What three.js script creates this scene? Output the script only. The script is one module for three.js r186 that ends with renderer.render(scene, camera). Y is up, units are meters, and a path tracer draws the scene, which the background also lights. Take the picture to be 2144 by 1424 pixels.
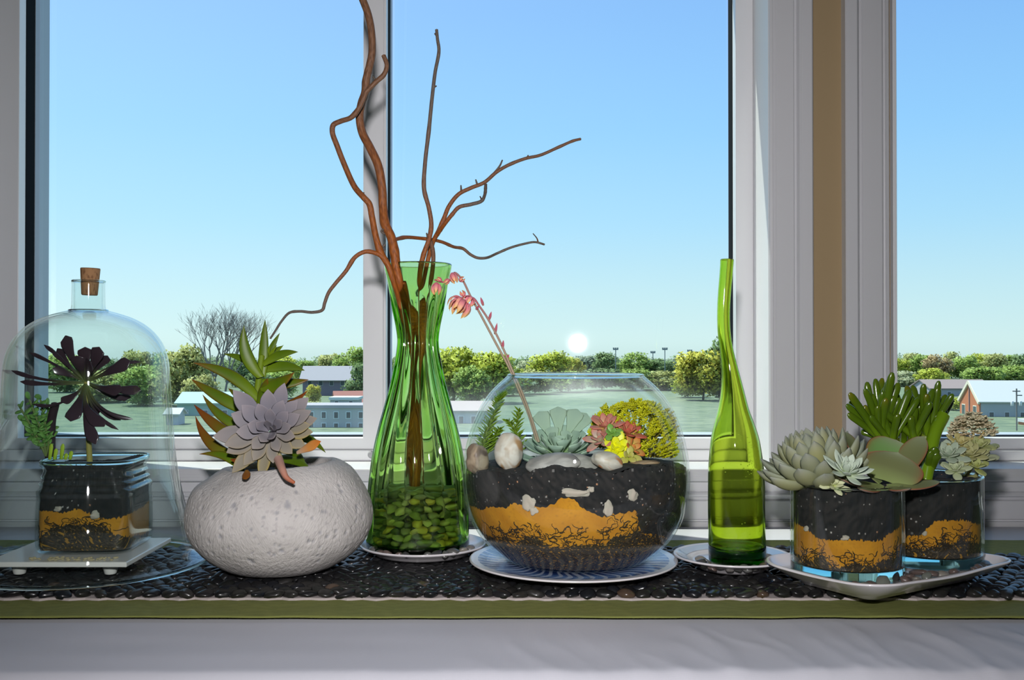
import * as THREE from 'three';
import { mergeGeometries, mergeVertices, toCreasedNormals } from 'three/addons/utils/BufferGeometryUtils.js';
import { RoundedBoxGeometry } from 'three/addons/geometries/RoundedBoxGeometry.js';
import { ImprovedNoise } from 'three/addons/math/ImprovedNoise.js';

// ------------------------------------------------------------------ camera, sky, sun, flash, exposure
const F = 2100, PITCH = 18 / F, CAM_Y = 0.996;                 // focal length in pixels of the 2144 x 1424 frame
const scene = new THREE.Scene();
const camera = new THREE.PerspectiveCamera(2 * Math.atan(712 / F) * 180 / Math.PI, 2144 / 1424, 0.05, 3000);
camera.position.set(0, CAM_Y, 0);
camera.rotation.set(PITCH, 0, 0);
camera.focus = 1.12;
scene.add(camera);

const SUN_FROM = new THREE.Vector3(-0.45, 1.0, -0.28).normalize();
const EXPOSURE = 1.0, SUN_POWER = 6.6, FLASH_POWER = 3.6;

{ // clear spring sky: pale at the horizon, bluer above, brighter round the sun on the left
  const w = 512, h = 256, d = new Float32Array(w * h * 4);
  const stops = [[0, .66, .82, .85], [3, .54, .765, .89], [7, .35, .655, .96], [12, .21, .525, .97], [19, .11, .365, .88], [40, .10, .29, .68], [90, .055, .17, .48]];
  for (let j = 0; j < h; j++) for (let i = 0; i < w; i++) {
    const up = ((j + .5) / h - .5) * Math.PI, ph = ((i + .5) / w - .5) * 2 * Math.PI;
    const x = Math.cos(up) * Math.cos(ph), y = Math.sin(up), z = Math.cos(up) * Math.sin(ph), e = Math.max(0, up * 180 / Math.PI);
    let k = 0; while (k < stops.length - 2 && e > stops[k + 1][0]) k++;
    const a = stops[k], b = stops[k + 1], t = Math.min(1, (e - a[0]) / (b[0] - a[0]));
    const ang = Math.acos(Math.min(1, x * SUN_FROM.x + y * SUN_FROM.y + z * SUN_FROM.z)) * 180 / Math.PI;
    const g = 1.3 * Math.exp(-ang / 34), q = (j * w + i) * 4, dim = 1.0;
    for (let c = 0; c < 3; c++) d[q + c] = (a[c + 1] + (b[c + 1] - a[c + 1]) * t) * dim + g * [.95, 1.0, .95][c];
    d[q + 3] = 1;
  }
  const sky = new THREE.DataTexture(d, w, h, THREE.RGBAFormat, THREE.FloatType);
  sky.mapping = THREE.EquirectangularReflectionMapping; sky.colorSpace = THREE.LinearSRGBColorSpace;
  sky.magFilter = THREE.LinearFilter; sky.needsUpdate = true;
  scene.background = sky; scene.environment = sky;
}
const sun = new THREE.DirectionalLight(new THREE.Color(1, .96, .86), SUN_POWER);
sun.name = 'sun';
sun.position.copy(SUN_FROM).multiplyScalar(40).add(new THREE.Vector3(0, 1, -1.4)); sun.target.position.set(0, 1, -1.4);
sun.castShadow = true; sun.shadow.mapSize.set(4096, 4096);
Object.assign(sun.shadow.camera, { left: -300, right: 300, top: 300, bottom: -300, near: .1, far: 900 });
scene.add(sun, sun.target);

const FLASH_AT = new THREE.Vector3(-0.012, CAM_Y + 0.125, -0.03);   // the camera's own flash, above its lens
const flash = new THREE.SpotLight(new THREE.Color(1, .975, .985), FLASH_POWER, 0, 0.90, 1.0, 2);
flash.name = 'flash'; flash.position.copy(FLASH_AT).add(new THREE.Vector3(0, 0, -.004)); flash.target.position.set(.01, 1.0, -1.3);
flash.castShadow = true; flash.shadow.radius = 1; flash.shadow.mapSize.set(2048, 2048);
scene.add(flash, flash.target);

const renderer = new THREE.WebGLRenderer({ antialias: true });
renderer.toneMapping = THREE.LinearToneMapping; renderer.toneMappingExposure = EXPOSURE;
renderer.shadowMap.enabled = true; renderer.shadowMap.type = THREE.PCFSoftShadowMap;

// ------------------------------------------------------------------ helpers
const V = (x, y, z) => new THREE.Vector3(x, y, z), TAU = Math.PI * 2;
function rng(seed) { let a = seed >>> 0; return () => { a = (a + 0x6d2b79f5) | 0; let t = Math.imul(a ^ (a >>> 15), 1 | a); t = (t + Math.imul(t ^ (t >>> 7), 61 | t)) ^ t; return ((t ^ (t >>> 14)) >>> 0) / 4294967296; }; }
let R = rng(7);
const rr = (a, b) => a + (b - a) * R(), pick = (l) => l[Math.floor(R() * l.length)];
const lerp = (a, b, t) => a + (b - a) * t, clamp = (x, a, b) => Math.max(a, Math.min(b, x)), sstep = (a, b, x) => { const t = clamp((x - a) / (b - a), 0, 1); return t * t * (3 - 2 * t); };
const perlin = new ImprovedNoise(), noise = (x, y = 0, z = 0) => perlin.noise(x + 31.7, y + 17.3, z + 9.1);
const fbm = (x, y, z, o = 4) => { let s = 0, a = .5, f = 1; for (let i = 0; i < o; i++) { s += a * noise(x * f, y * f, z * f); a *= .5; f *= 2.03; } return s; };
// a point D metres in front of the camera, seen at that place of the photograph
let NEARER = 1;                                                // scales the depths of a group of things
function W(px, py, D) {
  D *= NEARER;
  const dx = (px - 1072) / F, dy = (712 - py) / F, c = Math.cos(PITCH), s = Math.sin(PITCH), t = D / (c - dy * s);
  return V(dx * t, CAM_Y + (dy * c + s) * t, -D);
}
const lin = (hex) => { const c = new THREE.Color(hex); return [c.r, c.g, c.b]; };
const alb = (hex, k = .68) => lin(hex).map((v) => clamp(v / k, .004, .9));     // surface colour of something seen as that colour under light k
const mixc = (a, b, t) => a.map((v, i) => v + (b[i] - v) * t);
function interp(table, x) {
  if (x <= table[0][0]) return table[0][1];
  for (let i = 1; i < table.length; i++) if (x <= table[i][0]) { const [x0, y0] = table[i - 1], [x1, y1] = table[i]; return y0 + (y1 - y0) * (x - x0) / (x1 - x0); }
  return table[table.length - 1][1];
}
function smooth(table, x) { // the same, rounded off
  let i = 1; while (i < table.length - 1 && x > table[i][0]) i++;
  const p = (k) => table[clamp(k, 0, table.length - 1)], [x0, y0] = p(i - 1), [x1, y1] = p(i), t = clamp((x - x0) / (x1 - x0), 0, 1);
  const m0 = (y1 - p(i - 2)[1]) / (x1 - p(i - 2)[0] || 1) * (x1 - x0), m1 = (p(i + 1)[1] - y0) / (p(i + 1)[0] - x0 || 1) * (x1 - x0);
  const t2 = t * t, t3 = t2 * t; return y0 * (2 * t3 - 3 * t2 + 1) + m0 * (t3 - 2 * t2 + t) + y1 * (-2 * t3 + 3 * t2) + m1 * (t3 - t2);
}

const taken = new Map();
function numbered(n) { const k = taken.get(n) ?? 0; taken.set(n, k + 1); return k ? n + '_' + String(k).padStart(3, '0') : n; }
function tag(o, label, category, group, kind) {
  if (label) o.userData.label = label; if (category) o.userData.category = category; if (group) o.userData.group = group; if (kind) o.userData.kind = kind; return o;
}
function thing(name, label, category, at = [0, 0, 0], group) {
  const o = new THREE.Group(); o.name = numbered(name); o.position.set(...(at.isVector3 ? at.toArray() : at)); scene.add(o); return tag(o, label, category, group);
}
function mesh(name, geo, mat, parent, label) {
  const m = new THREE.Mesh(geo, mat); m.name = parent ? name : numbered(name); m.castShadow = m.receiveShadow = true; (parent ?? scene).add(m);
  if (label) m.userData.label = label; return m;
}
const struct = (name, geo, mat) => tag(mesh(name, geo, mat), null, null, null, 'structure');
// geometry given in world places, hung under a thing that stands elsewhere
function here(parent, geo) { parent.updateWorldMatrix(true, false); return geo.applyMatrix4(parent.matrixWorld.clone().invert()); }

const std = (color, roughness = .6, more = {}) => new THREE.MeshStandardMaterial({ color: Array.isArray(color) ? new THREE.Color(...color) : color, roughness, ...more });
const phys = (color, roughness = .6, more = {}) => new THREE.MeshPhysicalMaterial({ color: Array.isArray(color) ? new THREE.Color(...color) : color, roughness, ...more });
const pane = (color, roughness = 0.015, more = {}) => phys(color, roughness, { transmission: 1, thickness: 0, ior: 1.5, ...more });
const leafMat = (roughness = .5, more = {}) => phys([1, 1, 1], roughness, { vertexColors: true, specularIntensity: .6, ...more });

function tex(w, h, fn, srgb = true) { // fn(u, v) -> [r, g, b] linear or a number
  const d = new Uint8Array(w * h * 4);
  for (let j = 0; j < h; j++) for (let i = 0; i < w; i++) {
    let c = fn((i + .5) / w, (j + .5) / h, i, j); if (!Array.isArray(c)) c = [c, c, c];
    const q = (j * w + i) * 4;
    for (let k = 0; k < 3; k++) { const v = clamp(c[k], 0, 1); d[q + k] = 255 * (srgb ? (v <= .0031308 ? v * 12.92 : 1.055 * v ** (1 / 2.4) - .055) : v); }
    d[q + 3] = 255;
  }
  const t = new THREE.DataTexture(d, w, h); t.colorSpace = srgb ? THREE.SRGBColorSpace : THREE.NoColorSpace;
  t.wrapS = t.wrapT = THREE.RepeatWrapping; t.magFilter = THREE.LinearFilter; t.minFilter = THREE.LinearMipmapLinearFilter; t.generateMipmaps = true; t.needsUpdate = true; return t;
}
const again = (t, u, v) => { const c = t.clone(); c.repeat.set(u, v); c.needsUpdate = true; return c; };
// noise that closes on itself in u and v
const tile = (u, v, f, s = 0) => { const a = u * TAU, b = v * TAU, q = f / TAU; return noise(Math.cos(a) * q + s, Math.sin(a) * q + Math.cos(b) * q, Math.sin(b) * q + s * 1.7); };

function grid(nu, nv, fn, closeU = false, uvScale = null) { // fn(u, v) -> Vector3; a smooth sheet
  const p = [], uv = [], ix = [];
  for (let j = 0; j <= nv; j++) for (let i = 0; i <= nu; i++) { const q = fn(i / nu, j / nv); p.push(q.x, q.y, q.z); uv.push(...(uvScale ? [i / nu * uvScale[0], j / nv * uvScale[1]] : [i / nu, j / nv])); }
  for (let j = 0; j < nv; j++) for (let i = 0; i < nu; i++) { const a = j * (nu + 1) + i, b = a + 1, c = a + nu + 1, d = c + 1; ix.push(a, b, d, a, d, c); }
  const g = new THREE.BufferGeometry(); g.setAttribute('position', new THREE.Float32BufferAttribute(p, 3)); g.setAttribute('uv', new THREE.Float32BufferAttribute(uv, 2)); g.setIndex(ix);
  g.computeVertexNormals();
  if (closeU) { const n = g.attributes.normal; for (let j = 0; j <= nv; j++) { const a = j * (nu + 1), b = a + nu, s = V(n.getX(a) + n.getX(b), n.getY(a) + n.getY(b), n.getZ(a) + n.getZ(b)).normalize(); n.setXYZ(a, s.x, s.y, s.z); n.setXYZ(b, s.x, s.y, s.z); } }
  return g;
}
function tint(g, fn) { const p = g.attributes.position, c = new Float32Array(p.count * 3); for (let i = 0; i < p.count; i++) { const k = typeof fn === 'function' ? fn(p.getX(i), p.getY(i), p.getZ(i), i) : fn; c.set(k, i * 3); } g.setAttribute('color', new THREE.BufferAttribute(c, 3)); return g; }
function box(x0, x1, y0, y1, z0, z1, r = 0, seg = 2) {
  const g = r ? new RoundedBoxGeometry(Math.abs(x1 - x0), Math.abs(y1 - y0), Math.abs(z1 - z0), seg, r) : new THREE.BoxGeometry(Math.abs(x1 - x0), Math.abs(y1 - y0), Math.abs(z1 - z0));
  return g.translate((x0 + x1) / 2, (y0 + y1) / 2, (z0 + z1) / 2);
}
function lathe(pts, seg = 96) { return new THREE.LatheGeometry(pts.map(([r, y]) => new THREE.Vector2(Math.max(r, 1e-5), y)), seg); }
// a smooth curve through profile points
function curve2(pts, n = 60) { return new THREE.CatmullRomCurve3(pts.map(([a, b]) => V(a, b, 0)), false, 'centripetal').getPoints(n).map((p) => [Math.max(0, p.x), p.y]); }
function tube(points, radius, o = {}) { // radius: number or function of t; tapered, capped, with vertex colours from o.color(t, a)
  const c = new THREE.CatmullRomCurve3(points, false, 'centripetal'), n = o.n ?? Math.max(8, points.length * 5), m = o.m ?? 8, rad = typeof radius === 'function' ? radius : () => radius;
  const P = [], Nn = [], U = [], Cc = [], ix = []; let nrm = null;
  for (let i = 0; i <= n; i++) {
    const t = i / n, p = c.getPoint(t), T = c.getTangent(t);
    if (!nrm) { nrm = Math.abs(T.y) < .9 ? V(0, 1, 0) : V(1, 0, 0); }
    nrm = nrm.clone().addScaledVector(T, -nrm.dot(T)).normalize(); const b = T.clone().cross(nrm);
    for (let k = 0; k <= m; k++) {
      const a = k / m * TAU, d = nrm.clone().multiplyScalar(Math.cos(a)).addScaledVector(b, Math.sin(a)), r = rad(t, a);
      P.push(p.x + d.x * r, p.y + d.y * r, p.z + d.z * r); Nn.push(d.x, d.y, d.z); U.push(k / m, t * (o.vl ?? 1)); if (o.color) Cc.push(...o.color(t, a));
      if (i < n && k < m) { const q = i * (m + 1) + k; ix.push(q, q + 1, q + m + 2, q, q + m + 2, q + m + 1); }
    }
  }
  for (const e of [0, 1]) { const p = c.getPoint(e), T = c.getTangent(e).multiplyScalar(e ? 1 : -1), q = P.length / 3; P.push(p.x + T.x * rad(e, 0) * .5, p.y + T.y * rad(e, 0) * .5, p.z + T.z * rad(e, 0) * .5); Nn.push(T.x, T.y, T.z); U.push(.5, e); if (o.color) Cc.push(...o.color(e, 0)); const base = e ? n * (m + 1) : 0; for (let k = 0; k < m; k++) e ? ix.push(base + k, base + k + 1, q) : ix.push(base + k + 1, base + k, q); }
  const g = new THREE.BufferGeometry(); g.setAttribute('position', new THREE.Float32BufferAttribute(P, 3)); g.setAttribute('normal', new THREE.Float32BufferAttribute(Nn, 3)); g.setAttribute('uv', new THREE.Float32BufferAttribute(U, 2));
  if (o.color) g.setAttribute('color', new THREE.Float32BufferAttribute(Cc, 3)); g.setIndex(ix); return g;
}

// ---- leaves
const PROF = {
  lance: [[0, .6], [.2, .9], [.4, 1], [.7, .72], [.9, .3], [1, .02]],
  ghost: [[0, .34], [.3, .66], [.62, 1], [.8, .80], [.93, .34], [1, .03]],
  spat: [[0, .2], [.4, .32], [.7, .76], [.85, 1], [.95, .8], [1, .12]],
  finger: [[0, .85], [.5, .93], [.88, 1], [.95, .86], [1, .5]],
  oval: [[0, .35], [.25, .8], [.5, 1], [.75, .92], [.92, .55], [1, .05]],
  round: [[0, .4], [.2, .82], [.45, 1], [.7, .97], [.88, .7], [.96, .4], [1, .06]],
  thin: [[0, .5], [.6, .6], [.85, 1], [.97, .6], [1, .1]],
  point: [[0, .55], [.3, .9], [.55, 1], [.8, .8], [.92, .42], [1, .02]],
};
function leaf(base, tip, o) {
  const n = o.n ?? 10, m = o.m ?? 10, L = base.distanceTo(tip), axis = tip.clone().sub(base).normalize();
  let face = (o.face ?? V(0, 0, 1)).clone(); face.addScaledVector(axis, -face.dot(axis)); if (face.lengthSq() < 1e-6) face.set(.3, .5, .8).addScaledVector(axis, -V(.3, .5, .8).dot(axis)); face.normalize();
  const side = axis.clone().cross(face).normalize(), prof = PROF[o.prof ?? 'lance'], w = o.w, th = o.t ?? w * .25, bend = o.bend ?? 0, cup = o.cup ?? 0, curl = o.curl ?? 0;
  const P = [], C = [], U = [], ix = [];
  for (let i = 0; i <= n + 1; i++) {
    const end = i > n, t = Math.min(1, i / n), k = end ? 0 : smooth(prof, t) * w / 2, kt = Math.pow(Math.max(smooth(prof, t), .05), .6) * th / 2 * (1 - .35 * t) * (end ? 0 : 1);
    const p = base.clone().lerp(tip, t).addScaledVector(face, L * (bend * 4 * t * (1 - t) + curl * t * t * t)).addScaledVector(axis, end ? smooth(prof, 1) * w * .22 : 0);
    if (o.sway) p.addScaledVector(side, L * o.sway * 4 * t * (1 - t));
    for (let j = 0; j <= m; j++) {
      const a = j / m * TAU, cs = Math.cos(a), sn = Math.sin(a);
      const q = p.clone().addScaledVector(side, cs * k).addScaledVector(face, sn * kt * (sn < 0 ? (o.keel ?? 1) : 1) + cup * cs * cs * k);
      P.push(q.x, q.y, q.z); U.push(j / m, t);
      let c = t < .5 ? mixc(o.c0, o.c1 ?? o.c0, t * 2) : mixc(o.c1 ?? o.c0, o.c2 ?? o.c1 ?? o.c0, Math.pow((t - .5) * 2, o.tipPow ?? 1.6));
      if (o.edge) c = mixc(c, o.edge, (o.edgeAmt ?? .8) * Math.pow(Math.abs(cs), o.edgePow ?? 6) * sstep(.15, .5, t));
      if (o.back && sn < -.15) c = mixc(c, o.back, .8);
      C.push(...c);
      if (i <= n && j < m) { const s = i * (m + 1) + j; ix.push(s, s + 1, s + m + 2, s, s + m + 2, s + m + 1); }
    }
  }
  const g = new THREE.BufferGeometry(); g.setAttribute('position', new THREE.Float32BufferAttribute(P, 3)); g.setAttribute('uv', new THREE.Float32BufferAttribute(U, 2)); g.setAttribute('color', new THREE.Float32BufferAttribute(C, 3)); g.setIndex(ix);
  g.computeVertexNormals();
  const nn = g.attributes.normal; for (let i = 0; i <= n; i++) { const a = i * (m + 1), b = a + m, s = V(nn.getX(a) + nn.getX(b), nn.getY(a) + nn.getY(b), nn.getZ(a) + nn.getZ(b)).normalize(); nn.setXYZ(a, s.x, s.y, s.z); nn.setXYZ(b, s.x, s.y, s.z); }
  return g;
}
// leaves in a golden spiral round an axis; every leaf a part
function rosette(parent, mat, center, axis, o) {
  axis = axis.clone().normalize(); const e1 = V(0, 0, 1).addScaledVector(axis, -axis.z); if (e1.lengthSq() < .01) e1.set(1, 0, 0).addScaledVector(axis, -axis.x); e1.normalize(); const e2 = axis.clone().cross(e1), out = [];
  for (let i = 0; i < o.n; i++) {
    const f = o.n > 1 ? i / (o.n - 1) : 1, az = i * 2.39996 + (o.spin ?? 0) + rr(-.1, .1), rad = e1.clone().multiplyScalar(Math.cos(az)).addScaledVector(e2, Math.sin(az));
    const open = lerp(o.a0, o.a1, Math.pow(f, o.ap ?? .75)) + rr(-.05, .05), L = lerp(o.l0, o.l1, Math.pow(f, o.lp ?? .6)) * rr(.93, 1.07);
    const dir = axis.clone().multiplyScalar(Math.cos(open)).addScaledVector(rad, Math.sin(open)), face = axis.clone().multiplyScalar(Math.sin(open)).addScaledVector(rad, -Math.cos(open));
    const base = center.clone().addScaledVector(rad, (o.r ?? .003) * Math.sqrt(f)).addScaledVector(axis, -(o.drop ?? 0) * f);
    const u = typeof o.leaf === 'function' ? o.leaf(f, i) : o.leaf;
    const g = leaf(base, base.clone().addScaledVector(dir, L), { face, ...u, w: u.w * lerp(o.w0 ?? .55, 1, Math.pow(f, .6)), t: (u.t ?? u.w * .25) * lerp(.7, 1, f) });
    if (o.collect) out.push(g); else mesh('leaf', here(parent, g), mat, parent);
  }
  return out;
}
// pebble shapes: rounded, uneven, flattened; half-axes about 1
function pebbleGeo(seed, detail = 2, rough = .16, flat = .62, long = 1.25) {
  let g = new THREE.IcosahedronGeometry(1, detail); g = mergeVertices(g.deleteAttribute('uv').deleteAttribute('normal')); const p = g.attributes.position, r2 = rng(seed * 77 + 5), s = r2() * 40;
  for (let i = 0; i < p.count; i++) { const x = p.getX(i), y = p.getY(i), z = p.getZ(i), k = 1 + rough * (1.4 * noise(x * 1.1 + s, y * 1.1, z * 1.1) + .5 * noise(x * 2.6, y * 2.6 + s, z * 2.6)); p.setXYZ(i, x * k * long, y * k * flat, z * k); }
  g.computeVertexNormals(); return g;
}
const PEB = [0, 1, 2, 3, 4, 5].map((i) => pebbleGeo(i + 1, 2, .2, [.62, .7, .55, .66, .75, .6][i], [1.25, 1.1, 1.35, 1.2, 1.05, 1.4][i]));

// ------------------------------------------------------------------ room and windows
const M = {
  trim: phys([.62, .62, .645], .42, { bumpMap: tex(256, 256, (u, v) => .5 + .25 * tile(u, v, 9) + .2 * tile(u, v, 31, 4), false), bumpScale: .0004 }),
  vinyl: phys([.80, .80, .82], .33), wall: std([.38, .275, .15], .85, { bumpMap: tex(256, 256, (u, v) => .5 + .3 * tile(u, v, 40) + .2 * tile(u, v, 90, 3), false), bumpScale: .0006 }),
  room: std([.56, .56, .57], .9), floorwood: std([.22, .14, .085], .5), gasket: phys([.004, .006, .009], .9, { specularIntensity: .25 }), spacer: std([.34, .39, .46], .5),
};
const DA = 1.40, DW = 1.415, DS = 1.49;                                   // depths of casing front, wall face, sash front
const GLASS = [.90, .99, .945];
{
  const wall = new THREE.Shape([[-2, 0], [2, 0], [2, 2.5], [-2, 2.5]].map(([x, y]) => new THREE.Vector2(x, y)));
  for (const [a, b] of [[-.812, .365], [.534, 1.5]]) wall.holes.push(new THREE.Path([[a, .805], [b, .805], [b, 1.88], [a, 1.88]].map(([x, y]) => new THREE.Vector2(x, y))));
  struct('wall_back', new THREE.ExtrudeGeometry(wall, { depth: .185, bevelEnabled: false }).translate(0, 0, -1.6), M.wall);
  struct('wall_left', box(-2.15, -2, 0, 2.5, -1.6, 2.3), M.room); struct('wall_right', box(2, 2.15, 0, 2.5, -1.6, 2.3), M.room);
  struct('wall_front', box(-2.15, 2.15, 0, 2.5, 2.3, 2.45), M.room); struct('ceiling', box(-2.15, 2.15, 2.5, 2.65, -1.6, 2.45), M.room);
  struct('floor', box(-2.15, 2.15, -.15, 0, -1.6, 2.45), M.floorwood);

  // a moulding: outline in (across, depth toward the room), run along its length
  const along = (pts, len) => { const s = new THREE.Shape(pts.map(([a, d]) => new THREE.Vector2(a, d))); return new THREE.ExtrudeGeometry(s, { depth: len, bevelEnabled: false }); };
  const casing = (x0, x1, flip) => { // vertical casing with bead, fluted step and back band
    const w = x1 - x0, d0 = -DW - .001, f = -DA;
    let p = [[0, d0], [0, f - .004], [.0015, f - .0012], [.005, f - .0008], [.006, f - .004], [.008, f - .0045], [.011, f - .002], [w - .026, f - .002], [w - .0245, f - .0045], [w - .0215, f - .0045], [w - .019, f + .001], [w - .016, f + .004], [w - .002, f + .004], [w, f + .002], [w, d0]];
    if (flip) p = p.map(([a, d]) => [w - a, d]).reverse();
    const g = along(p.map(([a, d]) => [a, d]), 1.05); // extruded along +z, then stood upright
    g.applyMatrix4(new THREE.Matrix4().makeBasis(V(1, 0, 0), V(0, 0, 1), V(0, 1, 0))); // (a, d, l) -> (a, l, d)
    const ix = g.index; if (!ix) { const q = g.attributes.position; for (let i = 0; i < q.count; i += 3) for (const k of ['position', 'normal', 'uv']) { const t = g.attributes[k], s = t.itemSize; for (let c = 0; c < s; c++) { const a = t.array[(i + 1) * s + c]; t.array[(i + 1) * s + c] = t.array[(i + 2) * s + c]; t.array[(i + 2) * s + c] = a; } } }
    g.computeVertexNormals(); return g.translate(x0, .829, 0);
  };
  struct('trim_1', casing(.3595, .4205, false), M.trim);
  struct('trim_2', casing(.4655, .5290, true), M.trim);
  struct('trim_3', casing(-.88, -.806, true), M.trim);
  struct('window_sill', box(-1.5, 1.6, .8107, .8293, -1.545, -1.394, .003), M.trim);
  { // apron under the sill: a moulded board
    const y = [[.8105, -1.404], [.7965, -1.404], [.7950, -1.4005], [.7925, -1.3985], [.7895, -1.3995], [.7885, -1.405], [.7850, -1.4065], [.7840, -1.4035], [.7830, -1.4015], [.7580, -1.4015], [.7565, -1.4045], [.7550, -1.4045], [.7540, -1.4005], [.62, -1.4005], [.62, -1.416], [.8105, -1.416]];
    const g = along(y.map(([h, d]) => [-d, h]), 3.1); g.applyMatrix4(new THREE.Matrix4().makeBasis(V(0, 0, -1), V(0, 1, 0), V(1, 0, 0))).translate(-1.5, 0, 0); g.computeVertexNormals();
    struct('trim_4', g, M.trim);
  }
  struct('trim_5', box(.359, .3645, .829, 1.88, -1.6, -1.4035, .001), M.vinyl);          // jamb lining right of the wide window
  struct('trim_6', box(-.811, -.8055, .829, 1.88, -1.6, -1.4035, .001), M.vinyl);
  struct('trim_7', box(-.8055, .359, 1.84, 1.879, -1.6, -1.41, .002), M.vinyl);
  struct('trim_8', box(.534, .5395, .829, 1.88, -1.6, -1.4035, .001), M.vinyl);
  // the frame's lower rail, in front of the glazed units
  struct('trim_9', box(-.8055, .359, .8293, .8462, -1.56, -1.4845, .0035, 3), M.vinyl);
  struct('trim_10', box(.5395, 1.5, .8293, .8462, -1.56, -1.4845, .0035, 3), M.vinyl);

  const ring = (o, h, z0, z1, bev = 0) => { // rectangular ring o = outer, h = hole
    const s = new THREE.Shape([[o[0], o[2]], [o[1], o[2]], [o[1], o[3]], [o[0], o[3]]].map(([x, y]) => new THREE.Vector2(x, y)));
    s.holes.push(new THREE.Path([[h[0], h[2]], [h[1], h[2]], [h[1], h[3]], [h[0], h[3]]].map(([x, y]) => new THREE.Vector2(x, y))));
    return new THREE.ExtrudeGeometry(s, { depth: z1 - z0 - bev, bevelEnabled: bev > 0, bevelThickness: bev, bevelSize: bev, bevelOffset: -bev, bevelSegments: 2, curveSegments: 1 }).translate(0, 0, z0);
  };
  // faint film of dust and dried drops on the lower glass
  const paneMat = (amt) => pane(GLASS, 1, { roughnessMap: tex(256, 256, (u, v) => { const low = 1 - sstep(.0, .125, v), s = .5 + .9 * tile(u, v, 6) + .5 * tile(u, v * .15, 40, 5); return clamp(.02 + low * amt * (.75 + .4 * s), .02, 1); }, false) });
  const windows = [
    ['window_1', [-.8055, -.1913], [-.7337, -.2214], 0, 0], ['window_2', [-.1913, .3590], [-.1873, .3328], .070, -.036], ['window_3', [.5395, 1.5], [.558, 1.42], 0, 0],
  ];
  for (const [name, [o0, o1], [h0, h1], yaw, pitch] of windows) {
    const w = new THREE.Group(); w.name = name; w.position.set((h0 + h1) / 2, .847, -1.55); tag(w, null, null, null, 'structure'); scene.add(w);
    const y0 = .8633, y1 = 1.795;
    mesh('frame', here(w, ring([o0, o1, .8465, 1.84], [h0, h1, y0, y1], -1.51, -DS, .0012)), M.vinyl, w);
    mesh('gasket', here(w, ring([o0 + .001, o1 - .001, .8465, 1.84], [h0 + .0006, h1 - .0006, y0 + .0006, y1 - .0006], -1.538, -1.5105)), M.gasket, w);
    mesh('outer_frame', here(w, ring([o0 + .001, o1 - .001, .8465, 1.84], [h0 + (yaw ? -.002 : .0012), h1 + (yaw ? .012 : -.0012), y0 + .0008, y1 - .0012], -1.585, -1.5385)), M.spacer, w);
    const g = grid(4, 4, (u, v) => V(lerp(h0 + .0016, h1 - .0016, u), lerp(y0 + .001, y1 - .0014, v), -1.552)), c = V((h0 + h1) / 2, 1.30, -1.552);
    g.translate(-c.x, -c.y, -c.z).applyMatrix4(new THREE.Matrix4().makeRotationFromEuler(new THREE.Euler(pitch, -yaw, 0))).translate(c.x, c.y, c.z);
    mesh('pane', here(w, g), paneMat(name === 'window_2' ? .46 : name === 'window_1' ? .28 : .18), w);
    if (name === 'window_1') mesh('screw_cap', here(w, new THREE.SphereGeometry(.0058, 16, 10).scale(1, 1, .55).translate(W(778, 952, 1.4845).x, W(778, 952, 1.4845).y, -1.484)), std([.36, .36, .38], .5), w);
  }
}
{ // the camera's flash above the lens
  const t = thing('flash_lamp', 'small black flash lamp with a frosted window above the camera', 'flash lamp', [FLASH_AT.x, FLASH_AT.y, FLASH_AT.z]);
  mesh('housing', box(-.035, .035, -.02, .02, .004, .06, .005, 3), std([.02, .02, .022], .5), t);
  mesh('diffuser', box(-.026, .026, -.013, .013, 0, .005, .001), std([.9, .9, .9], .4, { emissive: new THREE.Color(1, .95, .95), emissiveIntensity: .6 }), t);
}

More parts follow.
